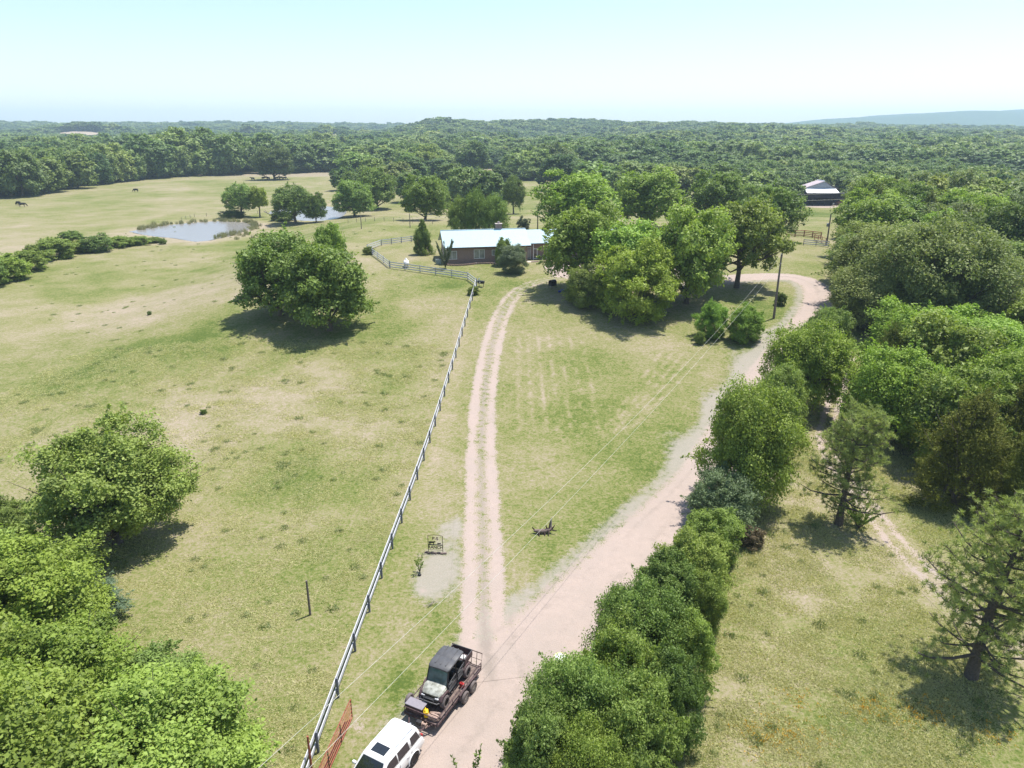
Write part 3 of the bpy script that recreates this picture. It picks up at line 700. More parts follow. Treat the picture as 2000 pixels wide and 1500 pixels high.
# --- pines
def pine(name,x,y,Ht,R,seed,label,bare=.28,lean=0.0,dense=1.0,zt0=.2):
    rng=np.random.default_rng(seed);z0=float(hgt(x,y))
    root=empty(name,(x,y,z0),0,label,'tree')
    mb=MB();top=Vector((lean,0,Ht));r0=.022*Ht+.05
    ax=[Vector((0,0,-.2)),Vector((0,0,Ht*.15)),Vector((lean*.3,.1,Ht*.45)),Vector((lean*.7,-.05,Ht*.75)),top]
    mb.tube(ax,[r0*1.4,r0,r0*.75,r0*.4,.03],8)
    def axp(t):
        i=min(3,int(t*4));return ax[i].lerp(ax[i+1],t*4-i)
    tips=[];nb=int(46*dense)
    for i in range(nb):
        t=zt0+(.97-zt0)*(i+.5)/nb;az=i*2.4+rng.normal()*.4;prof=(1-t)**.6*(1.0 if t>bare+.1 else rng.choice([.25,.75,1.0]))
        ln=R*(.28+.85*prof)*rng.uniform(.7,1.1)
        s=axp(t);d=Vector((cos(az),sin(az),0));rise=.10+.5*t
        p1=s+d*ln*.4+Vector((0,0,ln*(rise-.22)*.5));p2=s+d*ln*.75+Vector((0,0,ln*(rise-.12)*.75));p3=s+d*ln+Vector((0,0,ln*rise))
        rb=.016*ln+.012;mb.tube([s,p1,p2,p3],[rb*1.5,rb,rb*.7,rb*.3],5,cap=False)
        dn=1.0 if t>bare else .45
        for k in range(int((8+ln*5.5)*dn)):
            u=rng.uniform(.38,1.02);q=(p1.lerp(p2,(u-.4)/.35) if u<.75 else p2.lerp(p3,(u-.75)/.25))
            e=q+Vector(rng.normal(size=3))*.23*(ln**.5)+Vector((0,0,.14));mb.tube([q,e],[.013,.008],3,cap=False);tips.append(tuple(e))
    for k in range(14): tips.append(tuple(top+Vector(rng.normal(size=3))*.25))
    mb.build('trunk',M['bark'],root,fixn=False)
    tips=np.array(tips);nt_=34
    d=unit(rng.normal(size=(len(tips),nt_,3))+np.array([0,0,.55]));ln=rng.uniform(.17,.30,(len(tips),nt_,1))
    C=(tips[:,None,:]+d*ln*.55).reshape(-1,3);T=d.reshape(-1,3)
    Nn=unit(np.cross(T,rng.normal(size=T.shape)))
    lv=(rng.uniform(0,.6,(len(tips),1))+rng.uniform(0,.6,(len(tips),nt_))).reshape(-1)
    me=leafmesh('crown',C,Nn,ln.reshape(-1)*1.15,.034,lv,M['needle'],T=T)
    link('crown',me,root);return root
b=P(1638,1024);pine('pine_tree',b.x,b.y,zat(1660,808,b.y),3.5,3,'small open pine with bare lower trunk in the meadow beside the dirt path',.40,.35,1.4)
b=P(1893,1322);pine('pine_tree',b.x+.1,b.y,zat(1930,1000,b.y),4.3,8,'tall pine with crooked dead lower limbs at the right edge of the meadow',.36,.75,1.5)
b=P(1700,1010)
pix('grey',1462,1065,60,1030,'brown twiggy scrub at the top of the meadow','bush',lod=1,tint=(.9,.6,.5))
# --- wood scatter : individuals near, one stuff object beyond
def open_ground(x,y):
    return inside(np.array([x]),np.array([y]),WOODS)[0]
LEFTF=W([(-700,430),(-200,408),(0,391),(120,380),(215,360),(330,347),(480,341),(670,338),(760,340),(800,352),(860,352),(890,338),(985,338),(1000,356),(1075,352)])
LEFTP=[tuple(p) for p in LEFTF]+[(400,900),(400,1200),(-900,1200),(-900,300)]
sc=random.Random(21);rg2=np.random.default_rng(21)
gy,gx=np.meshgrid(np.arange(48,520,6.6),np.arange(-430,460,6.6),indexing='ij')
GX=(gx+rg2.uniform(-2.4,2.4,gx.shape)+3.3*((gy/6.6).astype(int)%2)).ravel();GY=(gy+rg2.uniform(-2.4,2.4,gx.shape)).ravel()
k=np.abs(GX)<.74*GY+22;GX,GY=GX[k],GY[k]
inW=inside(GX,GY,WOODS);inL=inside(GX,GY,LEFTP)&(GX<.10*GY)
fz=GY*CP+H*SP;qx=1000+F*GX/fz;qy=750-F*(GY*SP-H*CP)/fz
dW,_,_=dpoly(GX,GY,WOODS);dL,_,_=dpoly(GX,GY,LEFTP)
k=(inW|inL)&~((qx>1540)&(qx<1668)&(qy>350)&(qy<412)&(GY<345))&~(inW&(GY<60)&(GX<48))&np.where(inW,dW>=3.2,dL>=5.0)
AL=np.array(ALL);rr=np.where(inW,3.0,4.0)
k&=~(((GX[:,None]-AL[:,0])**2+(GY[:,None]-AL[:,1])**2)<(rr[:,None]+AL[:,2]*.62)**2).any(1)
GX,GY,inW=GX[k],GY[k],inW[k];kept=[];KA=np.zeros((0,2))
for X,Y,w in zip(GX.tolist(),GY.tolist(),inW.tolist()):
    sp=4.0 if w else 6.3
    if len(KA) and (((KA-(X,Y))**2).sum(1)<(sp*1.45)**2).any():continue
    kept.append((X,Y,w));KA=np.array([q[:2] for q in kept])
kept.sort(key=lambda q:math.hypot(q[0],q[1]) *(1 if q[2] else .62))
NI=215;rest=[]
for i,(X,Y,w) in enumerate(kept):
    if w: R=sc.uniform(4.4,7.2);Ht=sc.uniform(8.0,13.0)
    else: R=sc.uniform(6.5,9.5);Ht=sc.uniform(14.5,20.5)
    if i>=NI: rest.append((X,Y,R,Ht));continue
    if w:
        u=X/Y;k=sc.random()
        kind='cedar' if k<.07 else 'oak' if (k<.42) else 'broad'
        ti=(1,1,1) if kind!='broad' else sc.choice([YG,(1.2,1.28,.85),BR,(1,1.05,.9),DK])
        plant(kind,X,Y,R*(.62 if kind=='cedar' else 1),Ht,{'cedar':'dark cedar standing among the leafy trees of the right hand wood','oak':'olive oak in the closed canopy of the right hand wood','broad':'leafy green tree in the closed canopy of the right hand wood'}[kind],group={'cedar':'cedars of the right hand wood','oak':'oaks of the right hand wood','broad':'leafy trees of the right hand wood'}[kind],tint=ti)
    else:
        plant('far',X,Y,R,Ht,'tall creekside tree in the tree line beyond the pasture',group='tree line beyond the pasture',tint=sc.choice([None,DK,BR,OL]),lod=2)
# lone pasture tree far away
pix('far',536,351,78,288,'wide lone tree in the far pasture with cattle in its shade',lod=1,v=2,tint=DK)
# far forest : many thousands, one object, instanced
FK=[]
for v in range(5):
    cm,_=lib('far',3,v);o=bpy.data.objects.new('far_tree_source',cm);FK.append(o)
for v in range(3):
    cm,_=lib('far',2,v);o=bpy.data.objects.new('far_tree_source',cm);FK.append(o)
kc=bpy.data.collections.new('forest_sources')
for o in FK: kc.objects.link(o)
PTS=[(X,Y,R,Ht,sc.randrange(5,8)) for X,Y,R,Ht in rest]
CX=[];CY=[];CS=[]
y=470.
while y<3350:
    s=19. if y<1000 else 19.+(y-1000)*.003
    xr=np.arange(-.76*y-30,.76*y+30,s);CX.append(xr+rg2.uniform(-.42,.42,len(xr))*s);CY.append(y+rg2.uniform(-.42,.42,len(xr))*s);CS.append(np.full(len(xr),s));y+=s*.92
CX=np.concatenate(CX);CY=np.concatenate(CY);CS=np.concatenate(CS)
k=~((CY<520)&inside(CX,CY,WOODS));lz=(CY<640)&(CX<.02*CY);dl,_,_=dpoly(CX,CY,LEFTP)
k&=~(lz&(~inside(CX,CY,LEFTP)|(dl<5)))
zz=hgt(CX,CY);fz=CY*CP+(H-zz)*SP;qx=1000+F*CX/fz;qy=750-F*(CY*SP-(H-zz)*CP)/fz
k&=~bare_slope(CX,CY)
for (a,b,c,d) in [(905,331,34,5),(1040,380,30,26)]:
    k&=~((np.abs(qx-a)<c)&(qy-b>-d)&(qy-b<d*.3+14*1577/CY))
k&=~((fbm(CX/130,CY/130,31,2)<.24)&(CX<0)&(CY<1800))
CX,CY,CS=CX[k],CY[k],CS[k];kk=CS/19.;HM=.62+.85*fbm(CX/110,CY/110,77,3);n=len(CX);U=rg2.uniform(.65,1.25,n)
for X,Y,R,h_,i in zip(CX,CY,11.6*kk*U*(.8+.3*HM),np.where(CY>1200,.85,1.)*HM*np.where(CX>0,15.,17.)*rg2.uniform(.62,1.28,n)*(.8+.2*kk),np.where(CY>760,rg2.integers(0,5,n),rg2.integers(5,8,n))): PTS.append((X,Y,R,h_,i))
PT_=np.array(PTS);z=hgt(PT_[:,0],PT_[:,1])
print('individual trees',len([o for o in S.objects if o.type=='EMPTY']),'forest points',len(PT_),'kept',len(kept))
def scatter(name,xyz,scl,rot,idx,coll,kind='stuff',tintsrc=None):
    me=bpy.data.meshes.new(name);me.vertices.add(len(xyz));me.vertices.foreach_set('co',np.asarray(xyz,np.float32).ravel())
    for nm,ty,arr in (('scl','FLOAT_VECTOR',scl),('rotz','FLOAT',rot),('idx','INT',idx)):
        at=me.attributes.new(nm,ty,'POINT')
        if ty=='FLOAT_VECTOR': at.data.foreach_set('vector',np.asarray(arr,np.float32).ravel())
        else: at.data.foreach_set('value',np.asarray(arr,np.int32 if ty=='INT' else np.float32))
    me.update();o=link(name,me);tag(o,kind=kind)
    ng=bpy.data.node_groups.new(name,'GeometryNodeTree')
    ng.interface.new_socket('Geometry',in_out='INPUT',socket_type='NodeSocketGeometry');ng.interface.new_socket('Geometry',in_out='OUTPUT',socket_type='NodeSocketGeometry')
    gi=ng.nodes.new('NodeGroupInput');go=ng.nodes.new('NodeGroupOutput')
    ip=ng.nodes.new('GeometryNodeInstanceOnPoints');ci=ng.nodes.new('GeometryNodeCollectionInfo')
    ci.inputs[0].default_value=coll;ci.inputs['Separate Children'].default_value=True;ci.inputs['Reset Children'].default_value=True
    def na(n_,t_):
        a=ng.nodes.new('GeometryNodeInputNamedAttribute');a.data_type=t_;a.inputs[0].default_value=n_
        return a.outputs['Attribute']
    cx=ng.nodes.new('ShaderNodeCombineXYZ');ng.links.new(na('rotz','FLOAT'),cx.inputs[2])
    ng.links.new(gi.outputs[0],ip.inputs['Points']);ng.links.new(ci.outputs[0],ip.inputs['Instance'])
    ip.inputs['Pick Instance'].default_value=True
    ng.links.new(na('idx','INT'),ip.inputs['Instance Index'])
    ng.links.new(cx.outputs[0],ip.inputs['Rotation']);ng.links.new(na('scl','FLOAT_VECTOR'),ip.inputs['Scale'])
    ng.links.new(ip.outputs[0],go.inputs[0])
    md=o.modifiers.new('scatter','NODES');md.node_group=ng
    return o
n=len(PT_);rs=RNG.uniform(0,6.28,n)
o=scatter('forest',np.stack([PT_[:,0],PT_[:,1],z-.4],1),np.stack([PT_[:,2]/5,PT_[:,2]/5,PT_[:,3]/10],1),rs,PT_[:,4].astype(int),kc)
tag(o,'far wooded hills and valley covered in thousands of treetops up to the horizon','forest')
# --- grass tufts, weeds, flowers near the camera
def tuft(seed,R,n,h,w,mat,lean=.5):
    rng=np.random.default_rng(seed);C=np.zeros((n,3));r=R*np.sqrt(rng.random(n));a=rng.uniform(0,6.28,n)
    C[:,0]=r*np.cos(a);C[:,1]=r*np.sin(a);hh=h*rng.uniform(.5,1.3,n)
    T=unit(np.stack([rng.normal(size=n)*lean,rng.normal(size=n)*lean,np.ones(n)],1));C=C+T*hh[:,None]*.45
    Nn=unit(np.cross(T,rng.normal(size=(n,3))));clump=rng.uniform(0,.6)
    return leafmesh('tuft',C,Nn,hh,w,np.clip(clump+rng.uniform(0,.6,n),0,1.2),mat,T=T)
gc=bpy.data.collections.new('grass_sources')
for v in range(6): gc.objects.link(bpy.data.objects.new('grass_source',tuft(v,.75,80,.17,.03,M['blade'],2.2)))
for v in range(2): gc.objects.link(bpy.data.objects.new('grass_source',tuft(20+v,.38,70,.26,.04,M['weed'],1.2)))
def region_pts(n,x0,x1,y0,y1,seed,fn):
    r=np.random.default_rng(seed);X=r.uniform(x0,x1,n);Y=y0+(y1-y0)*r.random(n)**1.25
    d,g,t,f=paint(X,Y);k=fn(X,Y,d,g,t,f,r);return X[k],Y[k],d[k]
yd=lambda X,Y:inside(X,Y,YARD)
X,Y,D=region_pts(11000,-60,-7,26,95,1,lambda X,Y,d,g,t,f,r:(~yd(X,Y))&(g<.3)&(t<.4)&(np.abs(X)<.76*Y+3)&(fbm(X/2.2,Y/2.2,44,3)+(.5-d)*.25>.46))
X2,Y2,D2=region_pts(13000,8,55,24,72,2,lambda X,Y,d,g,t,f,r:(~yd(X,Y))&(g<.3)&(t<.5)&(np.abs(X)<.76*Y+3)&(fbm(X/2.,Y/2.,45,3)+(.5-d)*.25>.42))
X=np.concatenate([X,X2]);Y=np.concatenate([Y,Y2]);D=np.concatenate([D,D2]);n=len(X);r=np.random.default_rng(9)
sc_=r.uniform(.6,1.25,n)*np.where(Y<60,1,1.2);sz=sc_*np.where(X>0,1.25,.85)
o=scatter('grass',np.stack([X,Y,hgt(X,Y)],1),np.stack([sc_,sc_,sz],1),r.uniform(0,6.28,n),np.where(r.random(n)<.97,r.integers(0,6,n),r.integers(6,8,n)),gc)
tag(o,'short dry and green grass tufts over the pasture and the meadow','grass')
# taller weeds scattered far in the pasture
X,Y,D=region_pts(700,-130,-6,60,240,3,lambda X,Y,d,g,t,f,r:(~yd(X,Y))&(g<.3)&(t<.3)&(fbm(X/14,Y/9,46,3)>.57))
n=len(X);s_=r.uniform(.6,1.5,n)
o=scatter('weeds',np.stack([X,Y,hgt(X,Y)],1),np.stack([s_,s_,s_*.8],1),r.uniform(0,6.28,n),r.integers(6,8,n),gc)
tag(o,'darker weed tufts scattered over the pasture slope','weeds')
# wildflowers
M['flower']=simple('yellow petals',(.75,.42,.02),.6)
fcol=bpy.data.collections.new('flower_sources')
for v in range(2):fcol.objects.link(bpy.data.objects.new('flower_source',tuft(50+v,.25,8,.10,.09,M['flower'],1.5)))
X=[];Y=[]
for (a,b,c,d,k) in [(1540,1440,90,40,150),(1790,1400,60,30,90),(1700,1385,40,25,70),(1950,1440,50,30,40),(1560,1380,40,30,40)]:
    for _ in range(k):
        q=P(sc.gauss(a,c*.6),sc.gauss(b,d*.6));X.append(q.x);Y.append(q.y)
X=np.array(X);Y=np.array(Y);n=len(X);s_=r.uniform(.6,1.2,n)
o=scatter('wildflowers',np.stack([X,Y,hgt(X,Y)+.22],1),np.stack([s_*.5,s_*.5,s_],1),r.uniform(0,6.28,n),r.integers(0,2,n),fcol)
tag(o,'orange yellow wildflowers dotted over the meadow at the bottom right','flowers')
# reeds round the pond
rc=bpy.data.collections.new('reed_sources')
for v in range(4): rc.objects.link(bpy.data.objects.new('reed_source',tuft(70+v,.8,60,1.5,.09,M['reed'],.16)))
X=[];Y=[]
pd=np.array(POND1);
for i in range(len(pd)-1):
    px_,py_=proj((pd[i][0],pd[i][1],0))
    far=pd[i][1]>np.mean(pd[:,1])
    for k in range(5 if far else (1 if px_>440 else 0)):
        X.append(pd[i][0]+sc.gauss(0,1.0));Y.append(pd[i][1]+sc.gauss(.5 if far else 0,.9))
for _ in range(16):
    q=P(sc.gauss(462,22),sc.gauss(459,4));X.append(q.x);Y.append(q.y)
for _ in range(7):
    q=P(sc.gauss(434,4),sc.gauss(462,2));X.append(q.x);Y.append(q.y)
X=np.array(X);Y=np.array(Y);n=len(X);s_=r.uniform(.6,1.1,n)
o=scatter('reeds',np.stack([X,Y,np.full(n,z1-.2)],1),np.stack([s_,s_,s_],1),r.uniform(0,6.28,n),r.integers(0,4,n),rc)
tag(o,'tan and green reeds fringing the pond','reeds')

# sparse saplings, built stem by stem
def sapling(px,py,k,nst,seed,label,lw=.07,mt='leaf',ll=.20,dn=16,sp=.28):
    b=P(px,py);sa_=empty('sapling',b,0,label,'sapling')
    mb=MB();rng_=np.random.default_rng(seed);C=[];T=[]
    for _ in range(nst):
        a=rng_.uniform(0,6.28);l=rng_.uniform(.5,1.45)*k;e=Vector((cos(a)*sp*l,sin(a)*sp*l,l));m_=e*.5+Vector((0,0,.06))
        mb.tube([(0,0,-.05),m_,e],[.018,.011,.004],5)
        for q in range(int(dn*l)):
            p=(m_ if q%3 else Vector((0,0,.2*k))).lerp(e,rng_.uniform(0,1));d=unit(rng_.normal(size=3)*.7+np.array([cos(a)*.5,sin(a)*.5,.6]));C.append(np.array(p)+d*.07);T.append(d)
    mb.build('stem',M['bark'],sa_,fixn=False);C=np.array(C);T=np.array(T);Nn=unit(np.cross(T,rng_.normal(size=T.shape)))
    link('foliage',leafmesh('foliage',C,Nn,ll,lw,rng_.uniform(.3,1.1,len(C)),M[mt],T=T),sa_)
sapling(820,1118,1,9,4,'small lone sapling in the bare patch beside the ranch sign')
sapling(920,1575,2.3,8,5,'thin see-through sapling at the bottom edge standing in the road verge',.09)
sapling(955,1600,2.3,7,6,'second thin sapling at the bottom edge, lower and closer to the hedge',.09)
sapling(870,524,3.6,34,9,'thin see-through grey tree before the left gable of the house',.16,'grey_leaf',.38,22,.34)
sapling(1676,1032,1.5,26,12,'low leafy sprout at the foot of the small pine',.13,'leaf',.24,26,.75)
# ------------------------------------------------------------------ board fences
FENCEH=1.32
def board_fence(name,pts,n_list,label,group=None,rails=((.34,.088),(.76,.088),(1.18,.088))):
    root=empty(name,(0,0,0),0,label,'fence',group);posts=[]
    k=0
    for i in range(len(pts)-1):
        a,b=pts[i],pts[i+1];n=n_list[i]
        for j in range(n+(1 if i==len(pts)-2 else 0)):
            t=j/n;x=a[0]+(b[0]-a[0])*t;y=a[1]+(b[1]-a[1])*t;posts.append((x,y,float(hgt(x,y)),i))
    for (x,y,z,i) in posts:
        mb=MB();mb.box((x,y,z+FENCEH/2-.1),(.11,.13,FENCEH+.26),rz=atan2(pts[min(i+1,len(pts)-1)][1]-pts[min(i,len(pts)-2)][1],pts[min(i+1,len(pts)-1)][0]-pts[min(i,len(pts)-2)][0]),bev=.012)
        mb.build('post',M['fencepost'],root)
    for q in range(len(posts)-1):
        a,b=posts[q],posts[q+1];d=Vector((b[0]-a[0],b[1]-a[1],0)).normalized();nn=Vector((-d.y,d.x,0))
        for zr,ht in rails:
            mb=MB();wob=random.uniform(-.012,.012)
            A=Vector(a[:3])+Vector((0,0,zr+wob))+nn*.10;B=Vector(b[:3])+Vector((0,0,zr-wob))+nn*.10
            tk=.024
            vs=[]
            for Pp in (A+d*.004,B-d*.004):
                for (s,t) in((-1,-1),(1,-1),(1,1),(-1,1)): vs.append(Pp+nn*s*tk+Vector((0,0,t*ht)))
            mb.add(vs,[(0,1,2,3),(7,6,5,4),(0,4,5,1),(1,5,6,2),(2,6,7,3),(3,7,4,0)]);mb.build('rail',M['fencewood'],root)
    return root
c0=P(931,560)
board_fence('board_fence',[(-10.35,19.6),(-10.05,24.4),tuple(c0[:2])],[1,25],'long pale three board fence running from the bottom edge up beside the two track drive',rails=((.50,.125),(1.14,.125)))
board_fence('board_fence',[tuple(P(931,559)[:2]),tuple(P(914,546)[:2]),tuple(P(762,524)[:2])],[1,5],'three board fence crossing in front of the house yard below the white gas tank')
board_fence('board_fence',[tuple(P(761,523)[:2]),tuple(P(718,491)[:2])],[4],'short three board fence along the left side of the house yard')
board_fence('board_fence',[tuple(P(718,490)[:2]),tuple(P(745,480)[:2]),tuple(P(822,470)[:2])],[1,4],'pale three board fence curving behind the conical tree at the back of the yard')
board_fence('board_fence',[tuple(P(1569,479)[:2]),tuple(P(1618,483)[:2])],[2],'short three board fence at the foot of the pole with the meter box')
# thin wire fences
def wire_fence(pts,n,label,hh=1.2):
    root=empty('wire_fence',(0,0,0),0,label,'fence');ps=[]
    for j in range(n+1):
        t=j/n*(len(pts)-1);i=min(int(t),len(pts)-2);f=t-i;x=pts[i][0]*(1-f)+pts[i+1][0]*f;y=pts[i][1]*(1-f)+pts[i+1][1]*f;z=float(hgt(x,y));ps.append(Vector((x,y,z)))
        MB().cyl((x,y,z-.2),(x,y,z+hh),.06,6).build('post',M['polewood'],root)
    for k in (.4,.8,1.1):
        mb=MB();mb.tube([p+Vector((0,0,k)) for p in ps],.012,4);mb.build('wire',M['wire'],root)
wire_fence(W([(355,431),(380,424),(450,419),(530,417)]),9,'thin wire fence on posts behind the pond')
wire_fence(W([(680,436),(760,433),(845,438)]),9,'thin wire fence crossing the field behind the ponds tree row')
# red pipe corral
def pipe_fence(pts,n,label,hh=1.4,rails=5,mat='rust',name='pipe_fence',r=.035):
    root=empty(name,(0,0,0),0,label,'fence');ps=[]
    for j in range(n+1):
        t=j/n*(len(pts)-1);i=min(int(t),len(pts)-2);f=t-i;x=pts[i][0]*(1-f)+pts[i+1][0]*f;y=pts[i][1]*(1-f)+pts[i+1][1]*f;ps.append(Vector((x,y,float(hgt(x,y)))))
        MB().cyl(ps[-1],ps[-1]+Vector((0,0,hh+.08)),r*1.4,8).build('post',M[mat],root)
    for k in range(rails):
        z=.25+(hh-.25)*k/(rails-1);MB().tube([p+Vector((0,0,z)) for p in ps],r,6).build('rail',M[mat],root)
    return root
pipe_fence(W([(1535,463),(1570,462),(1603,466)]),4,'low dark red pipe corral between the yard trees and the barn field',r=.085,rails=4)
pipe_fence(W([(1590,470),(1612,478)]),3,'short red pipe panel slanting behind the board fence by the meter pole',r=.05,rails=3)
pipe_fence(W([(1632,401),(1668,402)]),5,'dark red gate panels to the right of the barn',r=.06)
# red gate swung open by the board fence
def red_gate():
    a=Vector((-8.62,30.4,0));b=Vector((-9.28,25.3,0));root=empty('pipe_gate',a,0,'open red pipe gate swung back along the board fence','gate')
    d=(b-a);mb=MB()
    MB().tube([(0,0,.12),(0,0,1.32),tuple(d+Vector((0,0,1.32))),tuple(d+Vector((0,0,.12))),(0,0,.12)],.035,8).build('frame',M['rust'],root)
    for z in(.36,.6,.84,1.08): MB().tube([(0,0,z),tuple(d+Vector((0,0,z)))],.026,7).build('bar',M['rust'],root)
    for t in (.33,.66): MB().tube([tuple(d*t+Vector((0.03,0,.12))),tuple(d*t+Vector((0.03,0,1.32)))],.022,6).build('brace',M['darksteel'],root)
red_gate()
def post(px,py,top,r,label,name='wooden_post',mat='polewood',lean=(0,0),zoff=None,cat='post'):
    b=P(px,py);zt=zat(px,top,b.y)-b.z
    mb=MB();mb.tube([(0,0,-.2),(lean[0]*.5,lean[1]*.5,zt*.5),(lean[0],lean[1],zt)],[r*1.1,r,r*.85],9)
    o=mb.build(name,M[mat],None,b);return tag(o,label,cat)
post(606,1201,1134,.075,'lone weathered wooden post standing in the pasture left of the fence')
post(610,1515,1438,.06,'thin rusty post between the board fence and the red gate',mat='rust',name='steel_post')
post(706,447,420,.10,'bare wooden post in the field behind the ponds, left one of two')
post(801,445,417,.10,'bare wooden post in the field near the cone shaped tree, right one of two')
post(1527,503,491,.12,'short wooden post in the lawn behind the utility pole')
# ------------------------------------------------------------------ utility poles and wires
def upole(px,py,top,label,r=.15,parts=()):
    b=P(px,py);Ht=zat(px+(px-1000)*0,top,b.y)-b.z
    root=empty('utility_pole',b,0,label,'utility pole')
    MB().tube([(0,0,-.3),(0,0,Ht*.5),(0,0,Ht)],[r*1.25,r,r*.8],12).build('pole',M['polewood'],root)
    MB().lathe([(0,0),(.05,.02),(.065,.08),(.04,.12),(.055,.17),(0,.2)],(0,0,Ht),10).build('insulator',M['steel'],root)
    return root,b,Ht
ra,ba,ha=upole(1511,622,497,'tall grey utility pole standing beside the gravel road and the round bushes')
MB().box((0,-.17,ha-1.25),(.10,.16,.12),bev=.02).build('bracket',M['steel'],ra)
rb,bb,hb=upole(1614,480,418,'dark pole with a meter box by the short board fence')
MB().box((-.42,-.1,hb*.66),(.42,.3,.75),bev=.05).build('meter_box',M['steel'],rb);MB().cyl((-.18,-.14,.3),(-.18,-.14,hb*.62),.035,6).build('conduit',M['steel'],rb)
rc_,bc,hc=upole(1050,452,408,'thin grey utility pole behind the right end of the house roof',r=.13)
MB().box((.25,0,hc-.25),(.55,.2,.35),bev=.05).build('lamp',M['steel'],rc_)
def planewire(A,pts,ext,name,label,r=.011,n=60):
    """wire from A whose track on the photo passes through pts; hangs in one vertical plane"""
    d0=pts[-1];E=P(d0[0],d0[1],d0[2]);h=Vector((E.x-A.x,E.y-A.y));Ln=h.length;h=h/Ln
    S_=[0,Ln];Z=[A.z,E.z]
    for (px,py) in pts[:-1]:
        d=ray(px,py);# solve t*d = A + s*h
        det=d[0]*(-h.y)-d[1]*(-h.x);t=(A.x*(-h.y)-A.y*(-h.x))/det;s=((d[0]*t-A.x)*h.x+(d[1]*t-A.y)*h.y)
        S_.append(s);Z.append(H+d[2]*t)
    c=np.polyfit(S_,Z,2)
    mb=MB();tot=Ln*ext
    mb.tube([(A.x+h.x*s,A.y+h.y*s,float(np.polyval(c,s))) for s in np.linspace(0,tot,n)],r,5)
    e=Vector((A.x+h.x*tot,A.y+h.y*tot,float(np.polyval(c,tot))))
    return tag(mb.build(name,M['wire'],None),label,'power line'),e
A1=ba+Vector((0,0,ha+.12));_,e1=planewire(A1,[(1000,1046),(505,1500,9.0)],1.25,'power_line','upper of two thin wires sloping from the utility pole to the lower left',.009)
A2=ba+Vector((0,-.2,ha-1.25));_,e2=planewire(A2,[(1062,1029),(604,1500,7.6)],1.25,'power_line','lower of two thin wires sloping from the utility pole to the lower left',.009)
def sagwire(a,b,sag,label,r=.018):
    a=Vector(a);b=Vector(b)
    mb=MB();mb.tube([a.lerp(b,t)-Vector((0,0,4*sag*t*(1-t))) for t in np.linspace(0,1,24)],r,5);return tag(mb.build('power_line',M['wire'],None),label,'power line')
sagwire(P(1490,378,9.2),P(1700,371,9.4),.8,'upper wire hanging across in front of the barn',.035)
sagwire(P(1490,390,8.0),P(1700,385,8.0),.6,'lower wire hanging across in front of the barn',.035)
tc=bc+Vector((0,0,hc-.1));q=P(1190,434,6.5);sagwire(tc,q,.5,'wire from the thin pole behind the house to the yard trees',.022)
# ------------------------------------------------------------------ house
hA=P(873,516);hB=P(1030,510);hd=(hB-hA);HL_=hd.to_2d().length;rz=atan2(hd.y,hd.x);zb=min(hA.z,hB.z)-.05
root=empty('brick_house',(hA.x,hA.y,zb),rz,'long low brick ranch house with a pale blue metal roof','house')
loc=Matrix.Translation((hA.x,hA.y,zb))@Matrix.Rotation(rz,4,'Z')
ev=3.0
def hp(x,y,z): return loc@Vector((x,y,z))
print('house len',HL_,'eave px',proj(hp(HL_/2,-.6,ev)))
# pick the eave and ridge heights from the photograph
for _ in range(40):
    if proj(hp(HL_*.5,-.6,ev))[1]>482: ev+=.05
dp=9.4;rg=ev+1.0
for _ in range(80):
    if proj(hp(HL_*.5,dp/2,rg))[1]>448.5: rg+=.05
print('eave',ev,'ridge',rg)
wt=ev-.08
def wallbox(mb,x0,x1,y0,y1,z0,z1):mb.box(((x0+x1)/2,(y0+y1)/2,(z0+z1)/2),(x1-x0,y1-y0,z1-z0))
wall=MB();T=.25
wallbox(wall,0,HL_-2.6,0,T,-.3,wt)
# arch porch bay at the right end of the main block
ax0,ax1=HL_-2.6,HL_
arc=[(ax0,-.3),(ax0+.45,-.3),(ax0+.45,1.55)]+[( (ax0+ax1)/2-.85*cos(t),1.55+.75*sin(t)) for t in np.linspace(0,pi,11)][0:]+[(ax1-.45,-.3),(ax1,-.3),(ax1,wt),(ax0,wt)]
wall.prism([(p[0],p[1]) for p in arc],0.0,T,axis=1)
wallbox(wall,0,T,T,dp,-.3,wt);wallbox(wall,HL_-T,HL_,T,dp,-.3,wt);wallbox(wall,T,HL_-T,dp-T,dp,-.3,wt)
gab=[(0,wt),(dp,wt),(dp/2,rg-.25)]
wall.prism(gab,.02,T,axis=0);wall.prism(gab,HL_-T,HL_-.02,axis=0)
wallbox(wall,ax0-.1,ax0+.1,T,3,-.3,wt);wallbox(wall,ax0+.1,HL_-T,3.0,3.2,-.3,wt)
wall.build('wall',M['brick'],root)
def roof(x0,x1,y0,y1,ez,rz_,mat,name='roof',ov=.6,tk=.07,par=None):
    mb=MB();ym=(y0+y1)/2;s=(rz_-ez)/(ym-(y0-ov))
    for sg in(0,1):
        ya=y0-ov if sg==0 else y1+ov
        vs=[(x0-ov,ya,ez),(x1+ov,ya,ez),(x1+ov,ym,rz_),(x0-ov,ym,rz_)];vs+=[(a,b,c-tk) for a,b,c in vs]
        mb.add(vs,[(0,1,2,3),(7,6,5,4),(0,4,5,1),(1,5,6,2),(3,2,6,7),(0,3,7,4)])
    return mb.build(name,mat,par if par is not None else root)
rf=roof(0,HL_,0,dp,ev,rg,M['roof'])
mb=MB();mb.tube([(-.6,dp/2,rg+.03),(HL_+.6,dp/2,rg+.03)],.09,6);mb.build('ridge_cap',M['roof'],rf)
mb=MB();mb.box((HL_/2,-.66,ev-.09),(HL_+1.2,.10,.14));mb.build('gutter',M['darksteel'],rf)
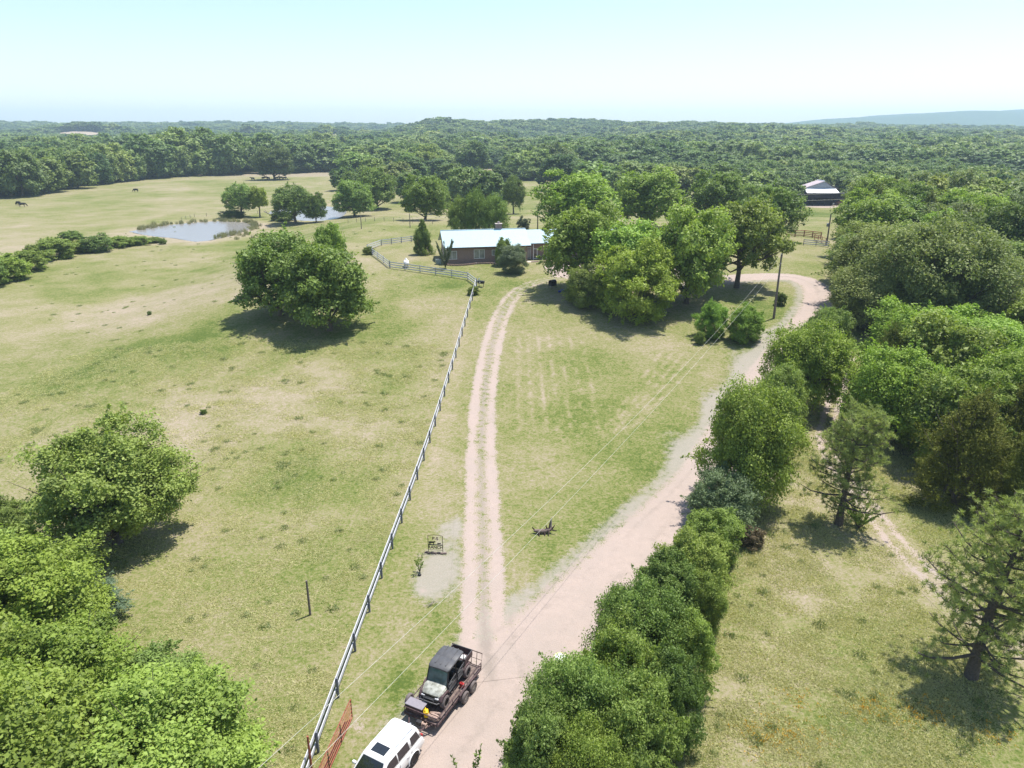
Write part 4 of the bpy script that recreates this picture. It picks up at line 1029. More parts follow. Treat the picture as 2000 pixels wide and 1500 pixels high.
cx=HL_*.70;ch=MB();ch.box((cx,dp/2+.35,rg+.1),(1.15,.8,1.8),bev=.02);cho=ch.build('chimney',M['brick'],rf)
MB().box((cx,dp/2+.35,rg+1.02),(1.4,1.0,.12),bev=.02).build('chimney_cap',M['concrete'],cho);MB().cyl((cx,dp/2+.35,rg+1.08),(cx,dp/2+.35,rg+1.4),.22,10).build('flue',M['redroof'],cho)
def window(x,z,w,h_,y=-.005,panes=2,par=root):
    fr=MB();f=.09
    for (a,b,c,d) in((x-w/2,x+w/2,z-f,z),(x-w/2,x+w/2,z+h_,z+h_+f),(x-w/2-f,x-w/2,z-f,z+h_+f),(x+w/2,x+w/2+f,z-f,z+h_+f)):
        fr.box(((a+b)/2,y-.03,(c+d)/2),(b-a,.07,d-c))
    for i in range(1,panes): fr.box((x-w/2+w*i/panes,y-.02,z+h_/2),(.09,.05,h_-.002))
    fo=fr.build('window',M['offwhite'],par)
    g=MB();g.box((x,y-.006,z+h_/2),(w-.01,.012,h_-.01));g.build('pane',M['curtain'],fo)
M['curtain']=simple('curtained glass',(.30,.31,.30),.15,var=.25,scale=1.2,spec=.8)
window(1.0,1.0,1.7,1.4,panes=2);window(6.2,1.0,1.9,1.55,panes=2);window(9.1,1.5,.8,.9,panes=1)
# inner front door seen through the arch
MB().box((HL_-1.3,2.96,1.05),(1.0,.06,2.1),bev=.01).build('door',M['darksteel'],root)
# rear right wing
e2v=ev-.05;x0=HL_;y0=2.2
pB=loc.inverted()@P(1268,500);WL=max(12,pB.x-x0+1.5);print('wing',WL)
wg=MB();wallbox(wg,x0,x0+WL,y0,y0+T,-.3,wt-.1);wallbox(wg,x0+WL-T,x0+WL,y0+T,y0+8,-.3,wt-.1);wallbox(wg,x0,x0+WL-T,y0+8-T,y0+8,-.3,wt-.1)
gb=[(y0,wt-.1),(y0+8,wt-.1),(y0+4,rg-.75)];wg.prism(gb,x0+WL-T,x0+WL-.02,axis=0)
wg.build('wing_wall',M['brick'],root)
r2=roof(x0-.1,x0+WL,y0-.6,y0+8,ev+.12,rg-.42,M['roof'],'wing_roof')
window(x0+.75,.25,.7,2.1,y=y0-.005,panes=1)
d_=MB();d_.box((x0+2.05,y0-.03,1.1),(.95,.06,2.15),bev=.012);do=d_.build('door',M['offwhite'],root);MB().box((x0+2.05,y0-.068,1.15),(.62,.012,1.7)).build('pane',M['glass'],do)
for xx in (5.5,9.5,13.0,17):
    if xx<WL-1.5: window(x0+xx,1.0,1.6,1.3,y=y0-.005)
MB().box((x0+1.45,y0-1.0,wt*.5-.02),(.14,.14,wt+.04)).build('porch_post',M['offwhite'],root)
MB().box((x0+3.6,.4,.02),(7.6,3.3,.16),bev=.02).build('porch_slab',M['concrete'],root)
MB().box((x0+2.6,-1.25,.14),(4.2,.3,.22),bev=.02).build('porch_step',M['brick'],root)
for i,xx in enumerate((3.35,4.0)):
    c=hp(x0+xx,.7,.10);o=MB().lathe([(0,0),(.15,0),(.23,.42),(.25,.46),(.21,.46),(.17,.1),(0,.1)],(0,0,0),14).build('flower_pot',M['offwhite'],None,c)
    tag(o,['white plant pot on the porch nearer the door','white plant pot on the porch, the one farther from the door'][i],'pot')
# brick flower bed edging
ed=MB();pe=[hp(-.6,-.9,0),hp(1.2,-1.9,0),hp(3.4,-1.9,0),hp(5.6,-1.2,0),hp(7.6,-1.3,0),hp(9.0,-2.0,0),hp(10.5,-1.9,0),hp(11.3,-.8,0)]
sp=smoothpath([(p.x,p.y) for p in pe],.42)
for i in range(len(sp)-1):
    a,b=sp[i],sp[i+1];c=(a+b)/2;ed.box((c[0],c[1],float(hgt(*c))+.13),(.40,.24,.34),rz=atan2(b[1]-a[1],b[0]-a[0]),bev=.015)
tag(ed.build('flower_bed_edging',M['brick'],None),'curving low brick edging of the flower bed along the house wall','edging')
# air conditioner
c=hp(-1.6,.3,0);c.z=float(hgt(c.x,c.y));ac=empty('air_conditioner',c,rz,'grey green outdoor air conditioner beside the left house corner','air conditioner')
MB().box((0,0,.5),(.95,.95,.9),bev=.05).build('cabinet',simple('grey green sheet',(.25,.31,.30),.5),ac);MB().lathe([(0,.0),(.38,.0),(.4,.04),(.36,.05),(0,.03)],(0,0,.96),18).build('fan_grille',M['black'],ac)
# propane tank
b=P(794,521);s=depth(b)/F
t_=empty('gas_tank',b,radians(100),'white horizontal gas tank on the lawn inside the yard fence','gas tank')
MB().lathe([(0,-1.25),(.25,-1.2),(.42,-1.05),(.5,-.8),(.5,.8),(.42,1.05),(.25,1.2),(0,1.25)],(0,0,.78),20,'X').build('tank',M['tank'],t_)
MB().lathe([(.2,0),(.2,.22),(.15,.3),(0,.32)],(.35,0,1.24),14).build('valve_dome',M['offwhite'],t_)
for x in(-.75,.75): MB().box((x,0,.14),(.18,.7,.4),bev=.02).build('leg',M['concrete'],t_)
# black feed box at fence corner, fire pit, blue tarp
b=P(940,560);f_=empty('feed_trough',b,radians(-20),'black plastic trough hung at the corner where the board fences meet','trough')
MB().prism([(-.22,0),(.22,0),(.32,.42),(-.32,.42)],-.5,.5,axis=0).build('tub',M['black'],f_)
f_.location.z+=.55;MB().box((0,0,.43),(1.08,.70,.04),bev=.015).build('rim',M['black'],f_);MB().box((-.15,-.31,.22),(.22,.04,.2)).build('sticker',M['offwhite'],f_);MB().cyl((-.4,0,-.6),(-.4,0,0),.05,8).build('leg',M['polewood'],f_);MB().cyl((.4,0,-.6),(.4,0,0),.05,8).build('leg',M['polewood'],f_)
o=MB().tube([(0,0,0),(.25,.1,.9),(.6,.1,1.35)],.08,10).build('white_pipe',M['offwhite'],None,P(930,559));tag(o,'short bent white pipe leaning at the fence corner beside the black trough','pipe')
b=P(1079,562);g_=empty('smoker_grill',b,radians(40),'square black grill in the tree shade left of the yard trees','grill')
MB().box((0,0,.62),(1.15,.9,.5),bev=.06).build('firebox',M['black'],g_);MB().lathe([(.45,-.55),(.45,.55)],(0,0,.9),16,'X').build('lid',M['black'],g_)
for x in(-.48,.48):
    for y in(-.36,.36):MB().cyl((x,y,0),(x,y,.4),.03,8).build('leg',M['black'],g_)
b=P(1096,571);o=MB().box((0,0,.16),(1.0,.55,.3),bev=.1).box((.2,.1,.36),(.5,.4,.2),bev=.06).build('folded_tarp',M['blue'],None,b);tag(o,'dark blue folded tarp lying in the shade beside the black grill','tarp')
# ------------------------------------------------------------------ barn
b=P(1574,402);b2=P(1634,402);bl=(b2-b).to_2d().length;br=atan2(b2.y-b.y,b2.x-b.x)
root_b=empty('barn',(b.x,b.y,b.z),br,'dark barn with a white front awning roof and red gabled roof','barn')
lb=Matrix.Translation(b)@Matrix.Rotation(br,4,'Z')
h1=4.2
for _ in range(60):
    if proj(lb@Vector((bl/2,-.4,h1)))[1]>377: h1+=.05
h2=h1+1.0
for _ in range(60):
    if proj(lb@Vector((bl/2,4,h2)))[1]>367.5:h2+=.05
h3=h2+1
for _ in range(80):
    if proj(lb@Vector((bl*.62,4.,h3)))[1]>355:h3+=.05
print('barn',bl,h1,h2,h3)
mb=MB()
wallbox(mb,0,bl,3.8,4.0,0,h2-.15);wallbox(mb,0,.15,4,11,0,h2-.6);wallbox(mb,bl-.15,bl,4,11,0,h2-.6);wallbox(mb,.15,bl-.15,10.8,11,0,h2-.6)
for x in np.linspace(.1,bl-.1,6): mb.box((x,0,h1/2-.15),(.22,.22,h1-.3))
wallbox(mb,0,bl,-.1,.0,h1-1.9,h1-.1)
mb.build('wall',M['barnwall'],root_b)
mb=MB();vs=[(-.4,-.5,h1),(bl+.3,-.5,h1),(bl+.3,4.1,h2),(-.1,4.1,h2)];vs+=[(a,b_,c-.08) for a,b_,c in vs];mb.add(vs,[(0,1,2,3),(7,6,5,4),(0,4,5,1),(1,5,6,2),(3,2,6,7),(0,3,7,4)]);mb.build('awning_roof',M['whiteroof'],root_b)
mb=MB();mb.prism([(.0,h2-.1),(bl,h2-.1),(bl*.62,h3)],3.9,4.05,axis=1);mb.build('gable',M['barngable'],root_b)
mb=MB()
for (xa,xb) in((-1.4,bl*.62),(bl+1.6,bl*.62)):
    za=h2-.45;zc=h3+.1
    vs=[(xa,3.6,za),(xb,3.6,zc),(xb,11.4,zc),(xa,11.4,za)];vs+=[(a,b_,c+.1) for a,b_,c in vs];mb.add(vs,[(3,2,1,0),(4,5,6,7),(0,1,5,4),(1,2,6,5),(2,3,7,6),(3,0,4,7)])
rfb=mb.build('roof',M['redroof'],root_b)
mb=MB();mb.tube([(bl*.62,3.5,h3+.2),(bl*.62,11.4,h3+.2)],.22,6);mb.build('ridge_cap',M['whiteroof'],rfb)
mb=MB();wallbox(mb,bl+.2,bl+6,3,10,0,h1-.9);mb.build('side_shed',M['barnwall'],root_b)
mb=MB();vs=[(bl+.2,2.6,h1-.2),(bl+6.3,2.6,h1-1.3),(bl+6.3,10.3,h1-1.3),(bl+.2,10.3,h1-.2)];vs+=[(a,b_,c+.1) for a,b_,c in vs];mb.add(vs,[(3,2,1,0),(4,5,6,7),(0,1,5,4),(1,2,6,5),(2,3,7,6),(3,0,4,7)]);mb.build('shed_roof',M['roofgrey'],root_b)
def wheel(par,x,y,r,w,z=None,tm='rubber',rm='rim',name='wheel'):
    z=r if z is None else z
    h=w/2
    wo=bpy.data.objects.new(name,None);COL.objects.link(wo);wo.parent=par;wo.location=(x,y,z)
    MB().lathe([(r*.58,-h),(r*.88,-h),(r*.98,-h*.7),(r,0),(r*.98,h*.7),(r*.88,h),(r*.58,h),(r*.55,0),(r*.58,-h)],(0,0,0),26,'Y').build('tyre',M[tm],wo)
    mb=MB();mb.lathe([(0,h*.5),(r*.15,h*.62),(r*.2,h*.35),(r*.5,h*.45),(r*.585,h*.92),(r*.585,-h*.92),(r*.5,-h*.45),(r*.2,-h*.35),(r*.15,-h*.62),(0,-h*.5)],(0,0,0),26,'Y')
    for k in range(5):
        a=k*2*pi/5
        for sg in(-1,1): mb.box((cos(a)*r*.36,sg*h*.58,sin(a)*r*.36),(r*.44,.03,r*.16),ry=-a)
    mb.build('rim',M[rm],wo);return wo
def atv(px,py,rz,label,cat,col):
    b=P(px,py);r=empty('riding_mower' if cat=='mower' else 'quad_bike',b,rz,label,cat)
    MB().box((.1,0,.55),(1.5,.55,.35),bev=.12).box((.55,0,.78),(.6,.5,.25),bev=.1).build('body',M[col],r);MB().box((-.35,0,.88),(.6,.45,.2),bev=.08).build('seat',M['black'],r)
    MB().tube([(.35,-.4,1.1),(.45,0,1.15),(.35,.4,1.1)],.025,6).tube([(.6,0,.8),(.42,0,1.14)],.03,6).build('handlebar',M['black'],r)
    for x in(-.55,.6):
        for y in(-.48,.48):wheel(r,x,y,.32,.24)
atv(1566,402,1.2,'dark riding mower parked at the left end of the barn front','mower','darksteel')
atv(1588,397,.3,'quad bike with pale fenders parked under the barn awning','quad bike','offwhite')
b=P(1571,411);wb=empty('wheelbarrow',b,.4,'orange wheelbarrow in the grass before the barn','wheelbarrow')
MB().prism([(-.5,.35),(.4,.35),(.65,.75),(-.6,.75)],-.4,.4,axis=1).build('tray',M['orange'],wb);MB().tube([(.7,.25,.3),(-1.1,.3,.55)],.03,6).tube([(.7,-.25,.3),(-1.1,-.3,.55)],.03,6).build('handle',M['polewood'],wb);wheel(wb,.75,0,.22,.1)
b=P(1627,401);o=MB().lathe([(0,0),(.45,0),(.48,.45),(.5,.9),(.42,.95),(0,.95)],(0,0,0),16).build('drum',M['steel'],None,b);tag(o,'pale metal drum at the right corner of the barn','drum')
# ------------------------------------------------------------------ ranch sign
b=P(851,1079);sg=empty('ranch_sign',b,radians(-6),'open metal ranch sign with cattle silhouettes over the word RANCH','sign')
w2=.55;ht=1.45
fr=MB();fr.tube([(-w2,0,0),(-w2,0,ht)],.022,7).tube([(w2,0,0),(w2,0,ht)],.022,7);fr.tube([(-w2,0,ht),(0,0,ht+.06),(w2,0,ht)],.016,6).build('frame',M['darksteel'],sg)
MB().box((0,0,.66),(2*w2-.04,.05,.06)).build('crossbar',M['black'],sg)
MB().tube([(-w2+.02,0,.22),(w2-.02,0,.22)],.014,6).build('lower_bar',M['darksteel'],sg)
cowp=[(-.30,0),(-.30,.17),(-.36,.12),(-.36,.28),(-.29,.34),(.16,.35),(.2,.40),(.31,.37),(.34,.26),(.24,.24),(.18,.19),(.18,0),(.11,0),(.11,.16),(-.16,.14),(-.2,.0)]
def sil(s,x,z): MB().prism([(x+p[0]*s,z+p[1]*s) for p in cowp],-.012,.012,axis=1).build('cattle_silhouette',M['black'],sg)
sil(.72,-.24,.692);sil(-.42,.30,.692) if False else sil(.42,.30,.692)
def text(body,size,x,z,mat,par,name='lettering',ext=.012,y=0):
    cu=bpy.data.curves.new(name,'FONT');cu.body=body;cu.size=size;cu.align_x='CENTER';cu.extrude=ext;cu.offset=.006
    t=bpy.data.objects.new(name,cu);COL.objects.link(t);bpy.context.view_layer.update()
    me=bpy.data.meshes.new_from_object(t.evaluated_get(bpy.context.evaluated_depsgraph_get()));bpy.data.objects.remove(t)
    me.materials.clear();me.materials.append(mat);me.name=name
    o=link(name,me,par,(x,y,z));o.rotation_euler=(pi/2,0,0);return o
text('P-S',.36,0,1.08,M['darksteel'],sg);text('RANCH',.33,0,.34,M['darksteel'],sg)
for i in range(7): 
    x=-.7+i*.24;o=MB().box((0,0,.05),(.24,.16,.14),rz=random.uniform(-.4,.4),bev=.04).build('border_stone',M['deckwood'],sg,(x,-.12-.05*(i%2),0))
# weathered log
b=P(1060,1042);lg=empty('weathered_log',b,radians(4),'weathered horned log with a pale upright splinter lying in the lawn','log')
MB().tube([(-.7,.1,.25),(-.35,0,.22),(.15,.02,.2),(.6,.05,.32),(.75,.1,.5)],[.10,.17,.19,.15,.08],10).build('trunk',M['deckwood'],lg)
for p in([(.5,0,.35),(.55,.1,.8),(.6,.15,1.0)],[(.65,0,.3),(.85,.0,.55),(.95,-.05,.8)],[(.5,0,.3),(.45,-.3,.2),(.4,-.5,.05)],[(.6,0,.35),(.95,-.15,.3),(1.1,-.2,.38)],[(-.6,.1,.25),(-.8,.1,.5),(-.78,.05,.62)],[(-.3,0,.25),(-.32,-.3,.15),(-.3,-.45,.02)],[(.1,0,.2),(.15,-.3,.1),(.12,-.45,.02)],[(.4,0,.3),(.25,.05,.62),(.3,.0,.72)]):
    MB().tube(p,[.07,.045,.015],6).build('branch_stub',M['darksteel'],lg)
MB().tube([(.62,.12,.35),(.66,.18,.9),(.68,.2,1.25)],[.12,.08,.02],8).build('splinter',M['deadwood'],lg)
# round disc on a post at the hedge edge
b=P(1094,1286,3.1);zz=float(hgt(b.x,b.y));ds=empty('round_disc_marker',(b.x,b.y,zz),0,'round white disc with a yellow rim held up beside the hedge','marker')
R_=.37;dm=MB();dm.M=Matrix.Translation((0,0,3.1-zz))@Matrix.Rotation(radians(12),4,'X')
dm.lathe([(0,0),(R_*.9,0),(R_*.9,.03),(0,.03)],(0,0,0),30).build('disc',M['offwhite'],ds)
dm=MB();dm.M=Matrix.Translation((0,0,3.1-zz))@Matrix.Rotation(radians(12),4,'X');dm.lathe([(R_*.9,-.01),(R_,-.01),(R_,.045),(R_*.9,.045),(R_*.9,-.01)],(0,0,0),30).build('rim',simple('cream rim',(.85,.80,.35),.5),ds)
MB().cyl((0,0,-.1),(0,0,3.07-zz),.03,8).build('post',M['steel'],ds)
# grey stone and twigs in bare patch, fallen trunk by the pond
b=P(820,1124);o=MB().lathe([(0,0),(.1,.02),(.12,.07),(.06,.12),(0,.13)],(0,0,0),9).build('stone',M['black'],None,b);tag(o,'small dark stone below the lone sapling','stone')
b=P(845,1180);mb=MB()
for k in range(9):
    a=random.uniform(.5,1.2);l=random.uniform(.4,.9);c=Vector((random.uniform(-.3,.3),random.uniform(-.2,.2),.04+.02*k));d=Vector((cos(a),sin(a),.1))*l/2;mb.tube([c-d,c+Vector((0,0,.05)),c+d],[.012,.012,.006],4)
tag(mb.build('brush_pile',M['deadwood'],None,b),'few dry twigs on the ground below the bare patch, under the wires','twigs')
b=P(533,428);tag(MB().tube([(-3.2,1,2.6),(0,0,1.3),(3.4,-1,.2)],[.15,.25,.35],9).tube([(-2,.6,2.1),(-2.6,.2,3.4)],[.1,.03],6).build('fallen_trunk',M['deadwood'],None,b),'pale fallen trunk slanting down to the second pond','fallen tree')
b=P(1662,352);dt=empty('dead_tree',b,0,'bare grey dead tree in the wood to the right behind the barn','tree')
mb=MB();r=random.Random(4)
mb.tube([(0,0,0),(.2,0,5),(0,.3,9.5)],[.35,.25,.05],7)
for k in range(22):
    z=r.uniform(4,9);a=r.uniform(0,6.28);l=r.uniform(1.5,4);p=Vector((.15,.1,z));e=p+Vector((cos(a),sin(a),.8))*l*.7;mb.tube([p,p.lerp(e,.5)+Vector((0,0,.3)),e],[.10,.07,.02],4)
mb.build('trunk',M['deadwood'],dt)
# ------------------------------------------------------------------ cattle
def cowmesh(graze,seed):
    bm=bmesh.new();me=bpy.data.meshes.new('cow')
    V=[];E=[];Rd=[]
    def v(p,r,par=None):
        V.append(p);Rd.append(r)
        if par is not None:E.append((par,len(V)-1))
        return len(V)-1
    a=v((0,0,1.0),(.36,.40));b_=v((.55,0,1.0),(.33,.40),a);c=v((.85,0,1.1),(.2,.26),b_)
    if graze: n1=v((1.15,0,.8),(.15,.19),c);hd_=v((1.35,0,.42),(.13,.15),n1);v((1.5,0,.16),(.08,.09),hd_)
    else: n1=v((1.15,0,1.32),(.15,.19),c);hd_=v((1.4,0,1.42),(.13,.15),n1);v((1.68,0,1.28),(.08,.09),hd_)
    d=v((-.55,0,1.02),(.32,.37),a);e=v((-.8,0,1.1),(.17,.22),d);t=v((-.92,0,.9),(.04,.04),e);v((-.93,0,.45),(.04,.04),t)
    for s in(-1,1):
        k=v((.55,s*.22,.68),(.12,.14),b_);k=v((.56,s*.22,.38),(.065,.07),k);v((.55,s*.22,.03),(.055,.06),k)
        k=v((-.6,s*.22,.72),(.14,.17),d);k=v((-.70,s*.22,.42),(.06,.075),k);v((-.64,s*.22,.03),(.055,.06),k)
        v((1.36 if graze else 1.36,s*.2,.5 if graze else 1.52),(.04,.06),hd_)
    me.from_pydata(V,E,[]);o=bpy.data.objects.new('cow',me);COL.objects.link(o)
    mod=o.modifiers.new('s','SKIN');sv=me.skin_vertices[0].data
    for i,r in enumerate(Rd): sv[i].radius=r
    sv[0].use_root=True
    o.modifiers.new('u','SUBSURF').levels=1
    bpy.context.view_layer.update();m2=bpy.data.meshes.new_from_object(o.evaluated_get(bpy.context.evaluated_depsgraph_get()));bpy.data.objects.remove(o)
    m2.materials.clear();m2.materials.append(M['cow'])
    for p in m2.polygons:p.use_smooth=True
    m2.name='cow';return m2
C1=cowmesh(True,1);C2=cowmesh(False,2)
for i,(px,py,g,rz_,l) in enumerate([(37,401,1,2.8,'black cow grazing at the far left of the pasture, upper one of a pair'),(44,404,1,.4,'black cow grazing at the far left of the pasture, lower one of a pair'),(266,375,1,3.1,'lone black cow grazing in the open middle of the far pasture'),
 (494,352,0,3.0,'black cow standing apart in the sun left of the lone shade tree'),(514,351,0,1.2,'black cow at the left rim of the shade under the lone tree'),(519,350,1,.3,'black cow under the lone tree, second from the left'),(524,351,0,2.9,'black cow under the lone tree, just left of its trunk'),(541,351,1,.2,'black cow under the lone tree, just right of its trunk'),(549,350,0,3.0,'black cow under the lone tree, second from the right'),(556,351,1,.5,'black cow at the right rim of the shade under the lone tree')]):
    o=link('cow',C1 if g else C2,None,P(px,py));o.rotation_euler.z=rz_;o.scale=(1.25,1.25,1.25);tag(o,l,'cow','cattle in the far pasture')
# far power line towers: two tiny lattice masts
for i,(px,py,tp) in enumerate([(440,270,256),(373,275,262)]):
    b=P(px,py);b.z=float(hgt(b.x,b.y));hh=zat(px,tp,b.y)-b.z
    if hh>60:hh=60
    r=empty('transmission_tower',b,0,['pale lattice power tower on the far wooded slope, right one','pale lattice power tower on the far wooded slope, left one'][i],'tower')
    mb=MB()
    for sx in(-1,1):
        for sy in(-1,1): mb.tube([(sx*2.5,sy*2.5,0),(sx*.5,sy*.5,hh)],.18,4)
    for k in range(8):
        z0_=hh*k/8;z1_=hh*(k+1)/8;w0=2.5-2*k/8;w1_=2.5-2*(k+1)/8
        mb.tube([(-w0,-w0,z0_),(w1_,-w1_,z1_)],.1,4).tube([(w0,-w0,z0_),(-w1_,-w1_,z1_)],.1,4)
    mb.build('mast',M['steel'],r);MB().tube([(-6,0,hh*.85),(6,0,hh*.85)],.2,4).build('crossarm',M['steel'],r)
# ------------------------------------------------------------------ white station wagon
def side_sec(w,zb,zt,ny=1.0,sh=.12,crown=.03):
    """closed car section in the y-z plane"""
    q=[(0,zb),(w*.80,zb),(w*.95,zb+.06),(w,zb+.2),(w*1.0,(zb+zt)/2),(w*.985,zt-sh*1.4),(w*.95,zt-sh*.5),(w*.86,zt-crown*.6),(w*.5,zt),(0,zt+crown*.4)]
    return q+[(-a,b) for a,b in reversed(q[1:-1])]
hx,hy=-.478,-.878
rzS=atan2(hy,hx);rc0=Vector((-5.40,28.42,0))
org=rc0+Vector((hx,hy,0))*2.03
suv=empty('suv',(org.x,org.y,float(hgt(org.x,org.y))),rzS,'white boxy suv towing the trailer, cut by the bottom edge','car')
W2=.93
body=MB()
st=[(-2.36,.80,.50,.98),(-2.30,.90,.42,1.10),(-2.1,.925,.38,1.14),(-1.4,W2,.35,1.14),(-.6,W2,.33,1.13),(.3,W2,.33,1.12),(1.0,W2,.34,1.10),(1.25,.92,.36,1.07),(1.8,.905,.38,1.02),(2.15,.87,.42,.94),(2.30,.78,.50,.84)]
body.loft([[(x,a,b) for a,b in side_sec(w,zb,zt)] for (x,w,zb,zt) in st]);bo=body.build('body',M['white'],suv)
# cabin: belt width / roof width
def cab(x):  # half widths at belt and roof, roof height
    return .865,.70
rt=1.80
cb=MB();zb_=1.08
def csec(x,xr,zt,f=1.0):
    bw,rw=.865*f,.70*f
    q=[(x,0,zb_),(x,bw,zb_),(x+(xr-x)*.5,(bw+rw)/2+.015,(zb_+zt)/2),(x+(xr-x)*.88,rw+.035,zb_+(zt-zb_)*.88),(x+(xr-x)*.97,rw-.03,zb_+(zt-zb_)*.975),(xr,rw-.14,zt),(xr,rw*.4,zt+.015),(xr,0,zt+.02)]
    return q+[(a,-b,c) for a,b,c in reversed(q[1:-1])]
secs=[csec(-2.22,-2.03,rt-.06,.97),csec(-2.12,-1.90,rt-.01,.99),csec(-1.6,-1.5,rt),csec(-.8,-.8,rt+.01),csec(0.,-.05,rt),csec(.62,.25,rt-.02),csec(1.10,.42,rt-.06,.985)]
cb.loft(secs);cb.build('cabin',M['white'],suv)
def sidept(x,z,sg,off=.0):
    t=(z-zb_)/(rt-zb_);y=.865+(.70-.865)*t+.02*sin(pi*min(1,t));return (x,sg*(y+off),z)
def swin(poly,sg,mat,name,par=suv):
    n=len(poly);a=[sidept(x,z,sg,.006) for x,z in poly];b=[sidept(x,z,sg,-.02) for x,z in poly]
    return MB().add(a+b,[tuple(range(n)),tuple(range(2*n-1,n-1,-1))]+[(i,(i+1)%n,n+(i+1)%n,n+i) for i in range(n)]).build(name,mat,par)
z0,z1_=1.17,1.64
for sg_ in(1,-1):
    swin([(-2.05,z0+.02),(-1.38,z0),(-1.36,z1_),(-1.90,z1_)],sg_,M['tint'],'quarter_window')
    swin([(-1.22,z0),(-.36,z0),(-.34,z1_),(-1.17,z1_)],sg_,M['tint'],'rear_door_window')
    swin([(-.29,z0),(.80,z0),(.42,z1_-.06),(.28,z1_),(-.27,z1_)],sg_,M['tint'],'front_door_window')
    MB().tube([(-1.85,sg_*.60,rt+.03),(-1.75,sg_*.60,rt+.085),(.0,sg_*.60,rt+.085),(.12,sg_*.60,rt+.03)],.022,6).build('roof_rail',M['white'],suv)
    mm=MB().box((.72,sg_*1.02,1.2),(.14,.22,.17),bev=.05).build('mirror',M['white'],suv)
    MB().box((.645,sg_*1.02,1.2),(.012,.17,.12)).build('mirror_glass',M['steel'],mm)
    for x in(-1.0,.0): MB().box((x,sg_*.940,.95),(.2,.03,.035),bev=.01).build('door_handle',M['white'],suv)
    for xs in(-1.28,-.32,.80): MB().box((xs,sg_*.928,.76),(.012,.012,.60)).build('door_seam',M['roofgrey'],suv)
    MB().box((-2.27,sg_*.80,1.0),(.10,.14,.34),bev=.03).build('tail_light',M['redlamp'],suv);MB().box((2.17,sg_*.72,.80),(.16,.26,.14),bev=.04).build('headlight',M['clearlamp'],suv)
    MB().box((-.1,sg_*.90,.33),(2.1,.12,.05),bev=.02).build('running_board',M['roofgrey'],suv)
    for x in(-1.42,1.42):
        wheel(suv,x,sg_*.84,.37,.25)
        ar=MB();pts=[(x+cos(t)*.44,sg_*.935,.37+sin(t)*.44) for t in np.linspace(-.1,pi+.1,15)];ar.tube(pts,.035,6);ar.build('wheel_arch',M['white'],suv)
        MB().lathe([(0,-.01),(.42,-.01),(.42,.012),(0,.012)],(x,sg_*.925,.37),24,'Y').build('wheel_well',M['black'],suv)
# windscreen, rear glass, sunroof
def quadpane(p,name,mat,th=.012,par=suv):
    p=[Vector(q) for q in p];nn=(p[1]-p[0]).cross(p[3]-p[0]).normalized()
    return MB().add([q+nn*th for q in p]+[q-nn*th for q in p],[(0,1,2,3),(7,6,5,4),(0,4,5,1),(1,5,6,2),(2,6,7,3),(3,7,4,0)]).build(name,mat,par)
quadpane([(1.07,.78,1.13),(1.07,-.78,1.13),(.47,-.60,1.70),(.47,.60,1.70)],'windshield',M['glass'],.03)
quadpane([(-2.235,-.72,1.2),(-2.235,.72,1.2),(-2.10,.62,1.62),(-2.10,-.62,1.62)],'rear_window',M['tint'],.012)
MB().box((-.06,0,rt+.022),(.52,.80,.03),bev=.012).build('sunroof',M['glass'],suv)
MB().box((-2.40,0,.55),(.16,1.66,.24),bev=.06).build('rear_bumper',M['white'],suv);MB().box((2.32,0,.52),(.16,1.55,.28),bev=.06).build('front_bumper',M['white'],suv)
MB().box((2.28,0,.78),(.08,.9,.16),bev=.02).build('grille',M['black'],suv);MB().cyl((-2.4,0,.42),(-2.62,0,.42),.03,8).build('tow_hitch',M['black'],suv)
MB().tube([(1.16,.35,1.12),(.86,.05,1.42)],.012,5).tube([(1.16,-.25,1.12),(.9,-.5,1.38)],.012,5).build('wiper',M['black'],suv)
# ------------------------------------------------------------------ utility trailer
tx,ty=-.446,-.895
tc_=Vector((-3.78,31.95,0));rzT=atan2(ty,tx)
tr=empty('utility_trailer',(tc_.x,tc_.y,float(hgt(tc_.x,tc_.y))),rzT,'rusty tandem axle trailer carrying the side by side buggy','trailer')
Lh,Wh=2.35,1.0
dk=MB()
for i in range(9): dk.box((0,-Wh+.11+i*.222,.56),(2*Lh-.02,.205,.045))
dk.build('deck',M['deckwood'],tr)
fr=MB()
for y in(-Wh-.03,Wh+.03): fr.box((0,y,.52),(2*Lh,.06,.12))
for x in(-Lh,Lh): fr.box((x,0,.52),(.06,2*Wh+.12,.12))
fr.build('frame',M['trailer'],tr)
for y in(-Wh-.03,Wh+.03):
    rr=MB();rr.tube([(-Lh,y,.95),(Lh,y,.95)],.03,6)
    for x in np.linspace(-Lh,Lh,7): rr.tube([(x,y,.56),(x,y,.95)],.022,5)
    rr.build('side_rail',M['trailer'],tr)
rr=MB();rr.tube([(Lh,-Wh,.95),(Lh,Wh,.95)],.03,6).tube([(Lh,0,.56),(Lh,0,.95)],.022,5);rr.build('front_rail',M['trailer'],tr)
tg=MB();tg.tube([(Lh,.75,.50),(Lh+1.1,0.04,.46)],.045,6).tube([(Lh,-.75,.50),(Lh+1.1,-.04,.46)],.045,6).tube([(Lh+1.0,0,.46),(Lh+1.32,0,.46)],.055,8);tg.build('tongue',M['trailer'],tr)
jk=MB();jk.cyl((Lh+.95,-.02,.15),(Lh+.95,-.02,1.0),.035,8).box((Lh+.95,-.02,1.02),(.12,.09,.08)).tube([(Lh+.95,0,1.0),(Lh+.95,.18,1.0),(Lh+.95,.18,1.08)],.015,5);jk.build('jack',M['steel'],tr)
for x in(-.20,-1.08):
    for y in(-Wh-.22,Wh+.22):wheel(tr,x,y,.35,.2,tm='dustrubber')
